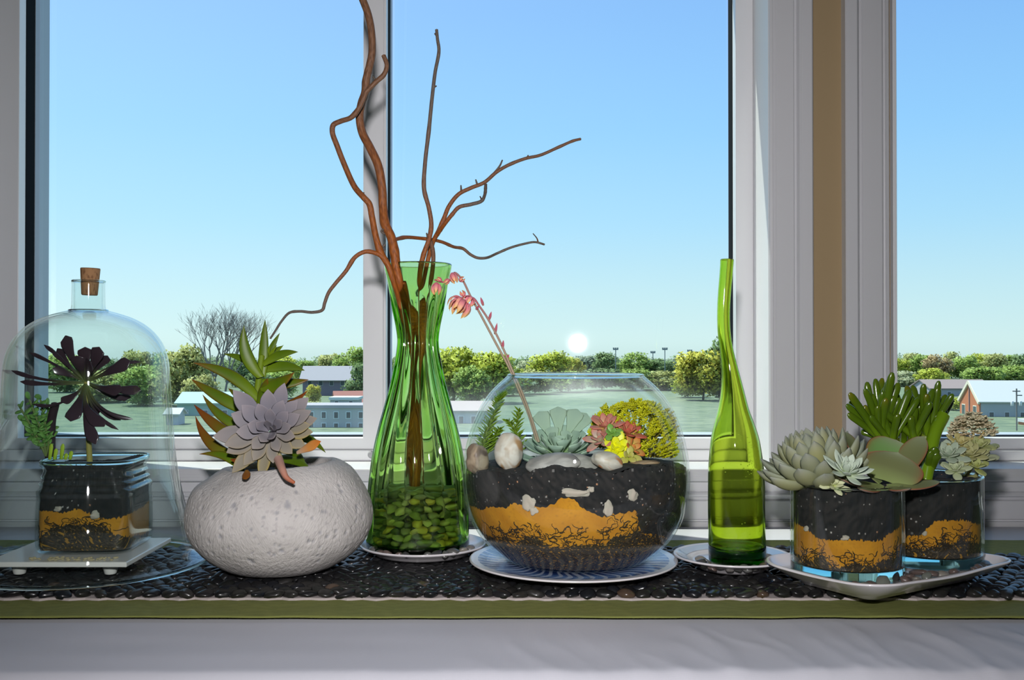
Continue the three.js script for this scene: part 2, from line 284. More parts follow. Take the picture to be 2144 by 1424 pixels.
// ------------------------------------------------------------------ table, cloth, runner, pebble mat
const CLOTH_Y = .75, MAT_Y = .762;
{
  const t = thing('dining_table', 'wooden table covered by the white cloth under the window', 'table', [0, 0, -1.07]), wood = std([.3, .2, .12], .6);
  mesh('tabletop', box(-1.12, 1.12, .71, .7455, -.315, .292, .004), wood, t);
  for (const sx of [-1, 1]) for (const sz of [-1, 1]) mesh('leg', box(sx * 1.06 - .03, sx * 1.06 + .03, 0, .7095, sz * .26 - .03, sz * .26 + .03, .006), wood, t);

  // cloth: from the back edge over the top, rounding the front edge, then hanging in soft folds
  const front = -.757, rad = .012, top = [];
  const N = 150, back = -1.3915, Ltop = Math.abs(front - rad - back), Larc = rad * Math.PI / 2, Ldrop = .33, Lall = Ltop + Larc + Ldrop;
  const wrinkle = (x, z) => { // pressed creases running slantwise over the near right, nearly smooth on the left
    const near = sstep(-.93, -.84, z), right = sstep(-.25, .35, x), q = x - .16 * z + .012 * noise(x * 9, z * 14, 2);
    const r1 = Math.pow(1 - Math.abs(noise(q * 15, z * 3, 3)), 6) , r2 = Math.pow(1 - Math.abs(noise(q * 31 + 7, z * 5, 8)), 7);
    return near * (right * (.0030 * r1 + .0014 * r2) + (1 - right) * .0010 * noise(x * 6, z * 22, 1)) + .0004 * noise(x * 14, z * 14, 5);
  };
  const g = grid(420, N, (u, v) => {
    const x = lerp(-1.16, 1.16, u), s = (v < .75 ? v / .75 * Ltop : Ltop + (v - .75) / .25 * (Larc + Ldrop));
    const h = wrinkle(x, s < Ltop ? back + s : front - rad), edge = .0022 * noise(x * 9, 2) + .0012 * noise(x * 31, 5);
    if (s <= Ltop) return V(x, CLOTH_Y - .0009 + h, back + s + edge * sstep(.7, 1, s / Ltop));
    if (s <= Ltop + Larc) { const a = (s - Ltop) / rad; return V(x, CLOTH_Y - .0009 + h * (1 - a / 1.571) - rad * (1 - Math.cos(a)), front - rad + rad * Math.sin(a) + edge); }
    const d = s - Ltop - Larc; return V(x, CLOTH_Y - rad - d, front + edge + .018 * sstep(0, .3, d) * (noise(x * 7, 11) + .4 * noise(x * 17, 2)));
  }, false, [230, 110]);
  const weave = tex(64, 64, (u, v) => .5 + .25 * Math.sin(u * TAU * 8) + .25 * Math.sin(v * TAU * 8), false);
  tag(mesh('tablecloth', g, phys([.52, .52, .575], .85, { bumpMap: weave, bumpScale: .00003, sheen: .2, sheenRoughness: .6 })), 'white cotton cloth with soft creases covering the whole table', 'tablecloth');

  // runner: a strip of green linen with thickness
  const rz0 = -1.279, rz1 = -.908;
  const runner = (v, x) => { const z = lerp(rz0, rz1, v) + (v < .5 ? -1 : 1) * Math.abs(v - .5) * .004 * noise(x * 5, v * 3); return [z, CLOTH_Y + .0011 + wrinkle(x, z) + .0003 * sstep(.86, 1, v) * (1 + noise(x * 8, 3)) + .0006 * noise(x * 20, z * 30)]; };
  const thick = .0012, prof = (u, v) => { const x = lerp(-1.1, 1.1, u), a = v * 2, up = a <= 1, [z, y] = runner(up ? a : 2 - a, x); return V(x, up ? y + thick : y, z); };
  const linen = tex(256, 256, (u, v) => mixc([.125, .14, .030], [.185, .20, .048], clamp(.5 + .5 * tile(u * .3, v, 30) + .25 * tile(u, v, 60, 3), 0, 1)));
  tag(mesh('table_runner', grid(300, 80, prof, false, [20, 6]), std([1.12, 1.12, 1.15], .9, { map: linen, bumpMap: weave, bumpScale: .0002 })), 'olive green linen runner lying lengthwise under the pebble mat', 'runner');

  // pebble mat: black river pebbles glued on a pale net
  const zf = -.972, zb = -1.205, xL = -.78, xR = .63;
  const inside = (x, z, m = 0) => { const cx = .56, cz = -1.045; if (x > cx) { const q = ((x - cx) / (xR - cx)) ** 2.4 + (Math.abs(z + 1.045) / (z > cz ? .105 : .115)) ** 2.4; return q < 1 - m * 8; } const back = zb + .05 * sstep(.30, .58, x), fr = zf; return x > xL && z < fr - m && z > back + m; };
  const t2 = thing('pebble_mat', 'mat of glossy black river pebbles laid along the green runner', 'mat', [0, .7525, -1.08]);
  const outline = []; const nx = 190;
  for (let i = 0; i <= nx; i++) { const x = lerp(xL, .56, i / nx); outline.push([x, zf + .0032 * noise(x * 60, 1) + .002 * Math.sin(x * 230)]); }
  for (let i = 1; i < 40; i++) { const a = Math.PI / 2 - i / 40 * Math.PI, k = 1 + .01 * noise(a * 9); outline.push([.56 + .07 * k * Math.pow(Math.cos(a), .83), -1.04 + .068 * k * Math.sign(Math.sin(a)) * Math.pow(Math.abs(Math.sin(a)), .83) - .07 * (1 - Math.sin(a)) / 2]); }
  for (let i = 0; i <= nx; i++) { const x = lerp(.56, xL, i / nx); outline.push([x, zb + .05 * sstep(.30, .58, x) + .002 * noise(x * 60, 4)]); }
  const net = new THREE.ExtrudeGeometry(new THREE.Shape(outline.map(([x, z]) => new THREE.Vector2(x, -(z + 1.08)))), { depth: .0022, bevelEnabled: false }).rotateX(-Math.PI / 2);
  mesh('net_backing', net, std([.42, .37, .36], .9), t2, 'pale net backing');
  R = rng(41); const spots = []; let row = 0;
  for (let z = zf - .0062; z > zb; z -= .0116, row++) for (let x = xL + .005 + (row % 2) * .0085; x < xR; x += .0170) { const px = x + rr(-.0022, .0022), pz = z + rr(-.0016, .0016); if (inside(px, pz, .003) && Math.abs(px) < .70) spots.push([px, pz]); }
  spots.sort((a, b) => b[1] - a[1]);
  const tones = [[.008, .008, .009], [.012, .012, .013], [.015, .0145, .0135], [.008, .009, .012], [.021, .020, .019], [.011, .012, .011]].map((c) => phys(c, .36, { clearcoat: .3, clearcoatRoughness: .18, specularIntensity: .6 }));
  const brown = phys([.07, .045, .03], .3, { clearcoat: .5, clearcoatRoughness: .2 });
  const place = (px, pz) => { const o = new THREE.Object3D(); o.position.set(px, .0047 + rr(-.0003, .0003), pz + 1.08); o.rotation.set(rr(-.25, .25), rr(-1.0, 1.0) + .15, rr(-.2, .2), 'YXZ'); const s = rr(.88, 1.08); o.scale.set(.0076 * s, .0064, .0070 * s * rr(.88, 1.1)); o.updateMatrix(); return o; };
  let shown = 0; const rest = PEB.map(() => []);
  for (const [px, pz] of spots) {
    const o = place(px, pz), k = Math.floor(R() * 6), vis = Math.abs(px) < .53;
    if (shown < 300 && vis) { shown++; const m = new THREE.Mesh(PEB[k], R() < .025 ? brown : pick(tones)); m.name = 'pebble'; m.castShadow = m.receiveShadow = true; m.position.copy(o.position); m.rotation.copy(o.rotation); m.scale.copy(o.scale); t2.add(m); }
    else rest[k].push(o.matrix);
  }
  const all = []; for (let k = 0; k < 6; k++) for (const m of rest[k]) all.push(PEB[k].clone().applyMatrix4(m));
  tag(mesh('pebbles', mergeGeometries(all), tones[1], t2), null, null, null, 'stuff');
}

// ------------------------------------------------------------------ vessels and plates on the mat
const GL = {
  dome: pane([.962, .99, .987], .02), bowl: pane([.965, .99, .985], .015, { specularIntensity: .6 }), jar: pane([.95, .985, .98], .02), cyl: pane([.955, .985, .97], .015),
  edge: phys([1, 1, 1], .03, { transmission: 1, thickness: .01, ior: 1.5, attenuationColor: new THREE.Color(.45, .85, .9), attenuationDistance: .03 }),
  base: phys([1, 1, 1], .02, { transmission: 1, thickness: .02, ior: 1.5, attenuationColor: new THREE.Color(.5, .88, .9), attenuationDistance: .08 }),
  green: phys([1, 1, 1], .03, { transmission: 1, thickness: .004, ior: 1.5, attenuationColor: new THREE.Color(.35, .69, .11), attenuationDistance: .0088 }),
  lime: phys([1, 1, 1], .03, { transmission: 1, thickness: .004, ior: 1.5, attenuationColor: new THREE.Color(.42, .68, .008), attenuationDistance: .0066 }),
};
const china = phys([.74, .71, .73], .22, { clearcoat: .4, clearcoatRoughness: .1 });
const axisAt = (px, D) => { const p = W(px, 730, D); return [p.x, -D]; };
// profile read off the outline: [py, half-width in pixels] at depth D -> [radius, y]
const outline = (rows, D) => rows.map(([py, hw]) => [hw * D / F, W(1072, py, D).y]);
function shell(pts, wall, floorT, seg = 128, n = 90) { // closed glass wall: outside going up, inside coming down; pts from bottom to rim
  const o = curve2(pts, n), inn = o.filter(([r, y]) => y > o[0][1] + floorT).map(([r, y]) => [Math.max(.0005, r - wall), y]).reverse();
  return lathe([[.00001, o[0][1]], ...o, ...inn, [.00001, o[0][1] + floorT]], seg);
}
function torus(R0, r, y, sy = 1) { return new THREE.TorusGeometry(R0, r, 12, 128).rotateX(Math.PI / 2).scale(1, sy, 1).translate(0, y, 0); }

// --- glass cloche, its cork, and the footed plate
const DOME = { D: 1.095, x: axisAt(185, 1.095)[0] };
{
  const k = DOME.D / F, y0 = MAT_Y;
  const t = thing('glass_cloche', 'bell shaped clear glass cloche over the dark plant, corked at its neck', 'cloche', [DOME.x, y0, -DOME.D]);
  const rows = [[1150, 216], [1120, 208], [1080, 200], [1050, 192], [1000, 181], [950, 174], [900, 169.5], [850, 166], [800, 163.5], [760, 160], [735, 154], [715, 145], [695, 130], [678, 110], [665, 86], [656, 60], [651, 42]];
  const Y = (py) => W(1072, py, DOME.D).y - y0;
  const out = curve2([[.1265, .0012], [.1275, .0032], [.1225, .0065], [.1150, .0125], ...rows.map(([py, r]) => [r * k, Y(py)])], 150), inner = out.map(([r, y]) => [r - .0028, y - (y > .2 ? .0015 : -.0005)]).reverse();
  mesh('bell', lathe([...out, ...inner, out[0]], 160), GL.dome, t);
  const nr = 33 * k, ny = Y(651) - .001, ty = Y(589);
  mesh('neck', lathe([[nr * 1.25, ny], [nr * 1.03, ny + .003], [nr, ny + .008], [nr * .98, ty - .004], [nr * 1.02, ty], [nr * .93, ty], [nr * .86, ty - .003], [nr * .86, ny + .004], [nr * 1.0, ny - .001]], 64), GL.dome, t);
  mesh('shoulder_ring', torus(nr * 1.12, .0016, ny + .001), GL.edge, t);
  mesh('neck_lip', torus(nr * .96, .0011, ty), GL.edge, t);
  mesh('foot_rim', torus(.1262, .0027, .0027, .85), GL.edge, t);

  const cork = tex(128, 128, (u, v) => mixc([.36, .19, .085], [.20, .095, .04], sstep(.1, .5, tile(u, v, 24) + .6 * tile(u, v, 60, 2))));
  const c = lathe([[.0001, -.0155], [.0078, -.0155], [.0086, -.0145], [.0105, .0125], [.0101, .0135], [.0001, .0135]], 40);
  const cm = tag(mesh('cork_stopper', c, std([1, 1, 1], .85, { map: cork, bumpMap: cork, bumpScale: .0006 })), 'tan cork stopper pushed into the neck of the glass cloche', 'cork');
  cm.position.set(DOME.x + .0015, y0 + Y(589) + .0005, -DOME.D); cm.rotation.z = -.03; cm.scale.set(.98, 1.02, .98);

  const p = thing('square_plate', 'white square footed plate carrying the jar inside the glass cloche', 'plate', [-.4625, MAT_Y + .0008, -1.083]);
  const mat = phys([.80, .77, .72], .25, { clearcoat: .5, clearcoatRoughness: .08 });
  const s = new THREE.Shape(); const hx = .0725, hz = .066; s.moveTo(-hx, -hz); s.lineTo(hx, -hz); s.lineTo(hx, hz); s.lineTo(-hx, hz); s.closePath();
  mesh('plate_top', new THREE.ExtrudeGeometry(s, { depth: .003, bevelEnabled: true, bevelThickness: .0012, bevelSize: .0012, bevelOffset: -.0012, bevelSegments: 3 }).rotateX(-Math.PI / 2).translate(0, .0128, 0), mat, p);
  { R = rng(33); const cr = []; for (let i = 0; i < 70; i++) { const s = rr(.0006, .0019); cr.push(pebbleGeo(i % 5, 1).scale(s, s, s).translate(-.4625 + rr(-.035, .055) , MAT_Y + .0178 + s * .6, -1.083 + rr(.046, .060))); } tag(mesh('plate_crumbs', mergeGeometries(cr), std([.45, .38, .22], .8)), 'scatter of tan gravel crumbs along the front of the square plate', 'crumbs', null, 'stuff'); }
  for (const sx of [-1, 1]) for (const sz of [-1, 1]) mesh('foot', lathe([[.0001, 0], [.005, 0], [.006, .001], [.0085, .0105], [.0095, .0122], [.0001, .0122]], 32).translate(sx * .047, 0, sz * .043), mat, p);
}
// --- squared jar with threaded neck, inside the cloche
const JAR = { x: -.4548, z: -1.0985, y: MAT_Y + .0008 + .0172, top: .0965 };
const superR = (h, n, th) => h / Math.pow(Math.pow(Math.abs(Math.cos(th)), n) + Math.pow(Math.abs(Math.sin(th)), n), 1 / n);
const jarHalf = (y) => smooth([[0, .046], [.003, .0495], [.01, .0505], [.045, .0507], [.058, .0500], [.066, .0508], [.070, .0480], [.0735, .0492], [.077, .0468], [.0805, .0482], [.084, .0466], [.089, .0470], [.0925, .0500], [.0965, .0495]], y);
const jarR = (y, th, ins = 0) => superR(jarHalf(y) - ins, lerp(6.5, 4.2, sstep(.05, .09, y)), th);
{
  const t = thing('square_jar', 'squared clear glass jar with threaded neck, planted with the dark rosette plant', 'jar', [JAR.x, JAR.y, JAR.z]);
  const wall = (ins) => (u, v) => { const a = u * TAU, y = lerp(ins ? .004 : 0, JAR.top, v), r = jarR(y, a, ins); return V(r * Math.sin(a), y, r * Math.cos(a)); };
  const disc = (y, ins) => grid(96, 4, (u, v) => { const a = u * TAU, r = jarR(Math.max(y, .0005), a, ins) * Math.max(v, .001); return V(r * Math.sin(a), y, r * Math.cos(a)); }, true);
  mesh('glass_wall', mergeGeometries([grid(144, 110, wall(0), true), grid(144, 110, wall(.0022), true)]), GL.jar, t);
  mesh('glass_floor', mergeGeometries([disc(.0005, 0), disc(.004, .0022)]), GL.jar, t);
  const lip = grid(144, 12, (u, v) => { const a = u * TAU, b = v * TAU, r = jarR(.0955, a, .0012) + .0018 * Math.cos(b); return V(r * Math.sin(a), .0955 + .0022 * Math.sin(b), r * Math.cos(a)); }, true);
  mesh('lip', lip, GL.edge, t); t.rotation.y = .05;
}
// --- rough white planter
const POT = { px: 587, D: 1.075 }; POT.x = axisAt(587, 1.075)[0];
{
  const k = POT.D / F, rows = [[1189, 60], [1188, 96], [1180, 118], [1165, 143], [1145, 165], [1120, 182], [1085, 191], [1050, 187], [1020, 174], [1000, 158], [985, 140], [975, 124], [971, 114], [973, 106], [980, 103], [1000, 103], [1005, 70], [1005, 4]];
  const c = new THREE.CatmullRomCurve3(rows.map(([py, r]) => V(r * k, W(1072, py, POT.D).y - MAT_Y, 0)), false, 'centripetal'); const pits = []; R = rng(12);
  for (let i = 0; i < 120; i++) pits.push([rr(-1.5, 1.9), rr(.02, .095), rr(.0008, .0021) * (R() < .25 ? 1.5 : 1)]);
  const pot = (rough) => grid(360, 200, (u, v) => {
    const q = c.getPoint(v), a = u * TAU, nx = Math.sin(a), nz = Math.cos(a); let r = q.x, y = q.y; const out = v < .66 ? 1 : .4;
    let d = .0008 * fbm(nx * 22, y * 260, nz * 22, 3) + .0016 * noise(nx * 2.2, y * 22, nz * 2.2) + .0006 * Math.abs(noise(nx * 45, y * 600, nz * 45));
    if (v < .66 && v > .06) for (const [pa, py, pr] of pits) { let da = a > Math.PI ? a - TAU : a; da = (da - pa) * r; const dy = y - py, dd = da * da + dy * dy; if (dd < pr * pr * 2.2) d -= .0013 * (1 - dd / (pr * pr * 2.2)); }
    r = r + d * out * sstep(0, .05, v); y += sstep(.085, .105, q.y) * (.0042 * nx * (r / .058) + .0012 * noise(nx * 3, nz * 3)) * (v < .9 ? 1 : .3);
    return V(r * nx, Math.max(y, .0002 + y * .2), r * nz);
  }, true, [6, 2]);
  const g = pot(), p = g.attributes.position; let mn = 1; for (let i = 0; i < p.count; i++) mn = Math.min(mn, p.getY(i));
  const t = thing('stone_planter', 'squat rounded white planter with rough pitted stone finish', 'planter', [POT.x, MAT_Y - mn, -POT.D]);
  tint(g, (x, y, z) => { let c = mixc([.48, .455, .435], [.57, .54, .52], clamp(.5 + noise(x * 30, y * 30, z * 30), 0, 1)); const a = Math.atan2(x, z), r = Math.hypot(x, z); for (const [pa, py, pr] of pits) { const da = (a - pa) * r, dy = y - py, dd = (da * da + dy * dy) / (pr * pr); if (dd < 1.3) c = mixc(c, [.27, .27, .29], .8 * (1 - dd / 1.3) ** .5); } if (noise(x * 260, y * 260, z * 260) > .42) c = mixc(c, [.4, .37, .37], .6); return c; });
  const grit = tex(256, 256, (u, v) => .5 + .3 * tile(u, v, 30) + .3 * tile(u, v, 80, 2), false);
  mesh('pot_body', g, std([1, 1, 1], .95, { vertexColors: true, bumpMap: grit, bumpScale: .0009 }), t);
}
// --- ribbed green vase on its saucer
const VASE = { px: 875, D: 1.15 }; VASE.x = axisAt(875, 1.15)[0]; VASE.y = MAT_Y + .0075;
const vaseRows = [[1150, 104], [1147, 107], [1135, 107.5], [1100, 106], [1050, 103], [1000, 98.5], [950, 91], [900, 80], [850, 66.5], [800, 54], [750, 44.5], [715, 41], [690, 43.5], [650, 51.5], [610, 60], [580, 66], [562, 70], [555, 71]];
function saucer(name, label, x, D, rimR, rimH, footR, mat, o = {}) {
  const t = thing(name, label, 'saucer', [x, MAT_Y + .0004, -D]), fl = o.floor ?? .004;
  const prof = [[.0001, .0008], [footR - .006, .0008], [footR - .004, 0], [footR, 0], [footR + .002, .002], [lerp(footR, rimR, .55), rimH * .55], [rimR - .0015, rimH - .0028], [rimR, rimH - .0012], [rimR - .0008, rimH], [rimR - .003, rimH - .0004], [lerp(footR, rimR, .5), rimH * .5 + fl * .55], [footR + .001, fl + .0004], [footR - .004, fl], [.0001, fl]];
  mesh('dish', lathe(prof, 128), mat, t); return t;
}
saucer('saucer', 'plain white saucer under the ribbed green vase', VASE.x + .006, 1.15, .0725, .0120, .054, china);
{
  const pts = curve2(outline(vaseRows, VASE.D).map(([r, y]) => [r, y]), 150), y0 = VASE.y, yb = pts[0][1], top = pts[pts.length - 1][1];
  const t = thing('ribbed_vase', 'tall green glass vase with vertical ribs holding curly willow branches', 'vase', [VASE.x, y0, -VASE.D]);
  const H = top - y0, prof = pts.map(([r, y]) => [r, (y - yb) / (top - yb) * H]);
  const lobes = 16, rib = (h, a, amp) => 1 + amp * sstep(.01, .06, h) * (1 - sstep(H - .05, H - .018, h)) * (.55 + .9 * Math.exp(-(((h - H * .68) / (H * .3)) ** 2))) * (Math.pow(Math.abs(Math.cos(a * lobes / 2 + 1.2 * (h - H * .4) / H)), .8) - .55);
  const path = []; for (const [r, h] of prof) path.push([r, h, .105]);
  const rimN = path.length; const wall = (h) => .0030 + .0014 * (1 - sstep(0, .08, h));
  path.push([prof[rimN - 1][0] - .0007, H + .0012, 0], [prof[rimN - 1][0] - .0022, H + .0010, 0]);
  for (let i = rimN - 1; i >= 0; i--) if (prof[i][1] > .007) path.push([prof[i][0] - wall(prof[i][1]), prof[i][1], .055]);
  path.push([.02, .0062, 0], [.00005, .006, 0]); path.unshift([.00005, .0012, 0], [.05, .0008, 0]);
  const n = path.length - 1, g = grid(320, n, (u, v) => { const [r, h, amp] = path[Math.round(v * n)], a = u * TAU, rr2 = r * (amp ? rib(h, a, amp) : 1); return V(rr2 * Math.sin(a), h, rr2 * Math.cos(a)); }, true);
  g.index.array.reverse?.(); g.computeVertexNormals(); mesh('ribbed_body', flip(g), GL.green, t);
}
function flip(g) { // outward faces, whichever way the sheet was wound
  const p = g.attributes.position, ix = g.index.array; let vol = 0; const a = V(), b = V(), c = V();
  for (let i = 0; i < ix.length; i += 3) { a.fromBufferAttribute(p, ix[i]); b.fromBufferAttribute(p, ix[i + 1]); c.fromBufferAttribute(p, ix[i + 2]); vol += a.dot(b.cross(c)); }
  if (vol < 0) { for (let i = 0; i < ix.length; i += 3) { const t = ix[i]; ix[i] = ix[i + 1]; ix[i + 1] = t; } }
  g.computeVertexNormals(); return g;
}
// --- fishbowl on the blue plate
const BOWL = { px: 1205, D: 1.08 }; BOWL.x = axisAt(1205, 1.08)[0]; BOWL.y = MAT_Y + .0072;
const bowlRows = [[1158, 118], [1156, 136], [1150, 150], [1135, 171], [1115, 193], [1090, 211], [1060, 225], [1020, 234], [985, 236], [950, 233], [915, 226], [880, 214], [850, 200], [825, 183], [805, 164], [793, 150], [786, 142]];
const bowlP = curve2(outline(bowlRows, BOWL.D).map(([r, y], i, l) => [r, (y - l[0][1]) / (l[l.length - 1][1] - l[0][1]) * (l[l.length - 1][1] - BOWL.y)]), 120);
const bowlR = (h) => interp(bowlP.map(([r, y]) => [y, r]), h);
{
  const t = thing('fishbowl', 'round clear fishbowl planted as a layered succulent garden', 'bowl', [BOWL.x, BOWL.y, -BOWL.D]);
  const top = bowlP[bowlP.length - 1];
  mesh('glass_globe', shell(bowlP, .0026, .004, 192, 120), GL.bowl, t);
  mesh('rim', torus(top[0] - .0013, .0018, top[1], .9), GL.edge, t);
  R = rng(5); const stripes = []; for (let i = 0; i < 96; i++) stripes.push([R(), R(), R()]);
  const glaze = tex(1536, 128, (u, v, i, j) => { // feathered blue strokes running outward over white
    const r = v, f = u * 46 + 1.4 * Math.sin(r * 5 + 1) + .2 * noise(u * 30, r * 3), n = Math.floor(f), w = f - n, s = stripes[((n % 46) + 46) % 46];
    if (r > .93) return [.72, .74, .80];
    const edge = sstep(.1, .22, w) * (1 - sstep(.55 + .3 * s[0], .7 + .3 * s[0], w));
    let c = mixc([.62, .70, .84], mixc([.02, .08, .36], [.08, .24, .66], s[1]), edge * (r > .3 ? 1 : sstep(.1, .3, r)));
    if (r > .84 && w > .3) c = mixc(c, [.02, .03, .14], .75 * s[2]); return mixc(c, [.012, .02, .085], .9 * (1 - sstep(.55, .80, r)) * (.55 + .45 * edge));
  });
  const pl = thing('blue_plate', 'round white plate painted with radiating blue strokes under the fishbowl', 'plate', [BOWL.x - .003, MAT_Y + .0004, -BOWL.D + .003]);
  const rimR = .1112, H = .0098;
  mesh('plate_body', lathe([[.0001, .001], [.058, .001], [.060, 0], [.064, 0], [.067, .0012], [.09, .0045], [rimR - .001, H - .0022], [rimR, H - .001], [rimR - .0006, H], [rimR - .0022, H]], 160), china, pl);
  const face = grid(192, 24, (u, v) => { const a = u * TAU, r = lerp(.001, rimR - .0018, v); return V(r * Math.sin(a), .0062 + .0037 * sstep(.58, 1.05, v) * 1.05, r * Math.cos(a)); }, true);
  mesh('painted_face', face, phys([1, 1, 1], .2, { map: glaze, clearcoat: .5, clearcoatRoughness: .08 }), pl);
}
// --- bent lime bottle on a rimmed saucer
const BOT = { D: 1.07, y: MAT_Y + .0068 }; BOT.x = axisAt(1543, 1.07)[0];
{
  const st = thing('rimmed_saucer', 'small white and pale blue rimmed saucer under the lime green bottle', 'saucer', [axisAt(1532, 1.072)[0], MAT_Y + .0004, -1.072]);
  const rr0 = .0622, H = .0150;
  mesh('dish', lathe([[.0001, .0012], [.030, .0012], [.031, 0], [.035, 0], [.0365, .002], [.045, .0075], [rr0 - .001, H - .0024], [rr0, H - .0012], [rr0 - .0008, H], [rr0 - .003, H - .0004], [.046, .0098], [.043, .0085], [.040, .0066], [.0001, .0058]], 128), china, st);
  const band = grid(128, 3, (u, v) => { const a = u * TAU, r = lerp(.0475, rr0 - .0045, v); return V(r * Math.sin(a), lerp(.0109, .01435, v), r * Math.cos(a)); }, true);
  mesh('blue_band', band, phys([.45, .57, .72], .22, { clearcoat: .5 }), st);
  const k = BOT.D / F, rows = [[1163, 1543, 52], [1160, 1543, 58], [1150, 1543, 59], [1100, 1542, 58.5], [1050, 1541, 58.5], [1000, 1541, 58], [970, 1540.5, 57], [940, 1539.5, 54], [910, 1538.5, 49.5], [880, 1537, 41.5], [850, 1535.5, 32], [820, 1534, 25.5], [790, 1531, 20.5], [760, 1527, 16.5], [730, 1521.5, 14.3], [700, 1517, 13.5], [670, 1515, 13.2], [640, 1515.3, 13.2], [610, 1517.2, 13.4], [580, 1520, 13.6], [555, 1522, 13.8], [544, 1522.5, 14]];
  const c = new THREE.CatmullRomCurve3(rows.map(([py, px, hw]) => V((px - 1543) * k, W(1072, py, BOT.D).y, hw * k)), false, 'centripetal').getPoints(150), yb = c[0].y, top = c[c.length - 1].y;
  const H2 = top - BOT.y, S = c.map((p) => [p.x, (p.y - yb) / (top - yb) * H2, p.z]), path = [[0, .0032, .00005], [0, .0022, .015], [0, .0004, .023]];
  for (const s of S) path.push([...s]);
  const last = S[S.length - 1]; path.push([last[0], last[1] + .0008, last[2] - .0007], [last[0], last[1] + .0004, last[2] - .0016]);
  for (let i = S.length - 1; i >= 0; i--) if (S[i][1] > .012) path.push([S[i][0], S[i][1], S[i][2] - (.0019 + .0006 * (1 - sstep(.0, .1, S[i][1])))]);
  path.push([0, .0118, .018], [0, .0138, .00005]);
  const n = path.length - 1, g = grid(160, n, (u, v) => { const [x, h, r] = path[Math.round(v * n)], a = u * TAU, w = r * (1 + .008 * noise(Math.sin(a) * 1.5, h * 30, Math.cos(a) * 1.5)); return V(x + w * Math.sin(a), h, w * Math.cos(a)); }, true);
  const t = thing('lime_bottle', 'lime green glass bottle with a long bent neck on a small saucer', 'bottle', [BOT.x, BOT.y, -BOT.D]);
  mesh('bottle_body', flip(g), GL.lime, t);
  R = rng(77); const bub = []; const Sx = S.map((s) => [s[1], s[2]]), Xx = S.map((s) => [s[1], s[0]]);
  for (let i = 0; i < 130; i++) { const h = R() < .6 ? rr(.085, .14) : rr(.03, .15), a = (R() < .6 ? rr(.1, .75) : rr(-1.3, 1.3)), r = interp(Sx, h) - .0012; bub.push(new THREE.SphereGeometry(rr(.00035, .00085), 8, 6).translate(interp(Xx, h) + r * Math.sin(a), h, r * Math.cos(a))); }
  tag(mesh('air_bubbles', mergeGeometries(bub), phys([1, 1, 1], .05, { transmission: 1, thickness: .001, ior: 1.0 / 1.5 + .35 }), t), null, null, null, 'stuff');
}
// --- tray with the two straight glass cylinders
const TRAY = { x: .379, z: -1.012, a: .57 };
{
  const hw = .1155, hd = .0755, cr = .036;
  const t = thing('serving_tray', 'white rounded rectangular ceramic tray under the two glass cylinders', 'tray', [TRAY.x, MAT_Y + .0005, TRAY.z]); t.rotation.y = TRAY.a;
  const ringPt = (u, ins) => { // rounded rectangle shrunk by ins
    const w = hw - ins, d = hd - ins, r = Math.max(.004, cr - ins * .8), per = [2 * (w - r), Math.PI / 2 * r, 2 * (d - r), Math.PI / 2 * r, 2 * (w - r), Math.PI / 2 * r, 2 * (d - r), Math.PI / 2 * r], L = per.reduce((a, b) => a + b); let s = u * L, i = 0; while (i < 7 && s > per[i]) { s -= per[i]; i++; }
    const q = [[-w + r, d], [w - r, d - r], [w, d - r], [w - r, -d + r], [w - r, -d], [-w + r, -d + r], [-w, -d + r], [-w + r, d - r]][i], f = s / per[i] * Math.PI / 2;
    return [[q[0] + s, q[1]], [q[0] + r * Math.sin(f), q[1] + r * Math.cos(f)], [q[0], q[1] - s], [q[0] + r * Math.cos(f), q[1] - r * Math.sin(f)], [q[0] - s, q[1]], [q[0] - r * Math.sin(f), q[1] - r * Math.cos(f)], [q[0], q[1] + s], [q[0] - r * Math.cos(f), q[1] + r * Math.sin(f)]][i];
  };
  const prof = [[.07, .003], [.037, .003], [.036, 0], [.032, 0], [.030, .003], [.017, .0085], [.0045, .0165], [.0002, .0188], [-.0004, .0198], [.0003, .0208], [.0022, .0210], [.0042, .0202], [.008, .0155], [.0115, .0127], [.0155, .0118], [.07, .0116]];
  const n = prof.length - 1;
  mesh('tray_body', flip(grid(220, n, (u, v) => { const [ins, y] = prof[Math.round(v * n)], [x, z] = ins > .06 ? ringPt(u, .0745).map((q, i) => i ? q * .1 : q) : ringPt(u, ins); return V(x, y + (ins < .004 ? .0014 * Math.cos(u * TAU * 4 + .4) : 0), z); }, true)), china, t);
}
const CYL = [{ px: 1772, D: .990 }, { px: 1941, D: 1.049 }].map((c) => ({ ...c, x: axisAt(c.px, c.D)[0], y: MAT_Y + .0124, r: .0540, h: .0898 }));
CYL.forEach((c, i) => {
  const t = thing('glass_cylinder', ['straight clear glass cylinder planted with the grey pointed rosette, nearer on the tray', 'straight clear glass cylinder planted with finger jade, farther back on the tray'][i], 'planter', [c.x, c.y, -c.D]);
  const r = c.r, b = .0125;
  mesh('glass_wall', lathe([[r - .0004, b - .0005], [r, b + .001], [r, c.h - .001], [r - .0008, c.h], [r - .0018, c.h], [r - .0024, c.h - .0015], [r - .0024, b - .0005]], 160), GL.cyl, t);
  mesh('glass_base', lathe([[.0001, .0004], [r - .003, .0004], [r - .0008, .0012], [r - .0002, .0025], [r - .0004, b - .0008], [r - .002, b - .0003], [.0001, b - .0003]], 160), GL.base, t);
  mesh('rim', torus(r - .0012, .0013, c.h), GL.edge, t);
});

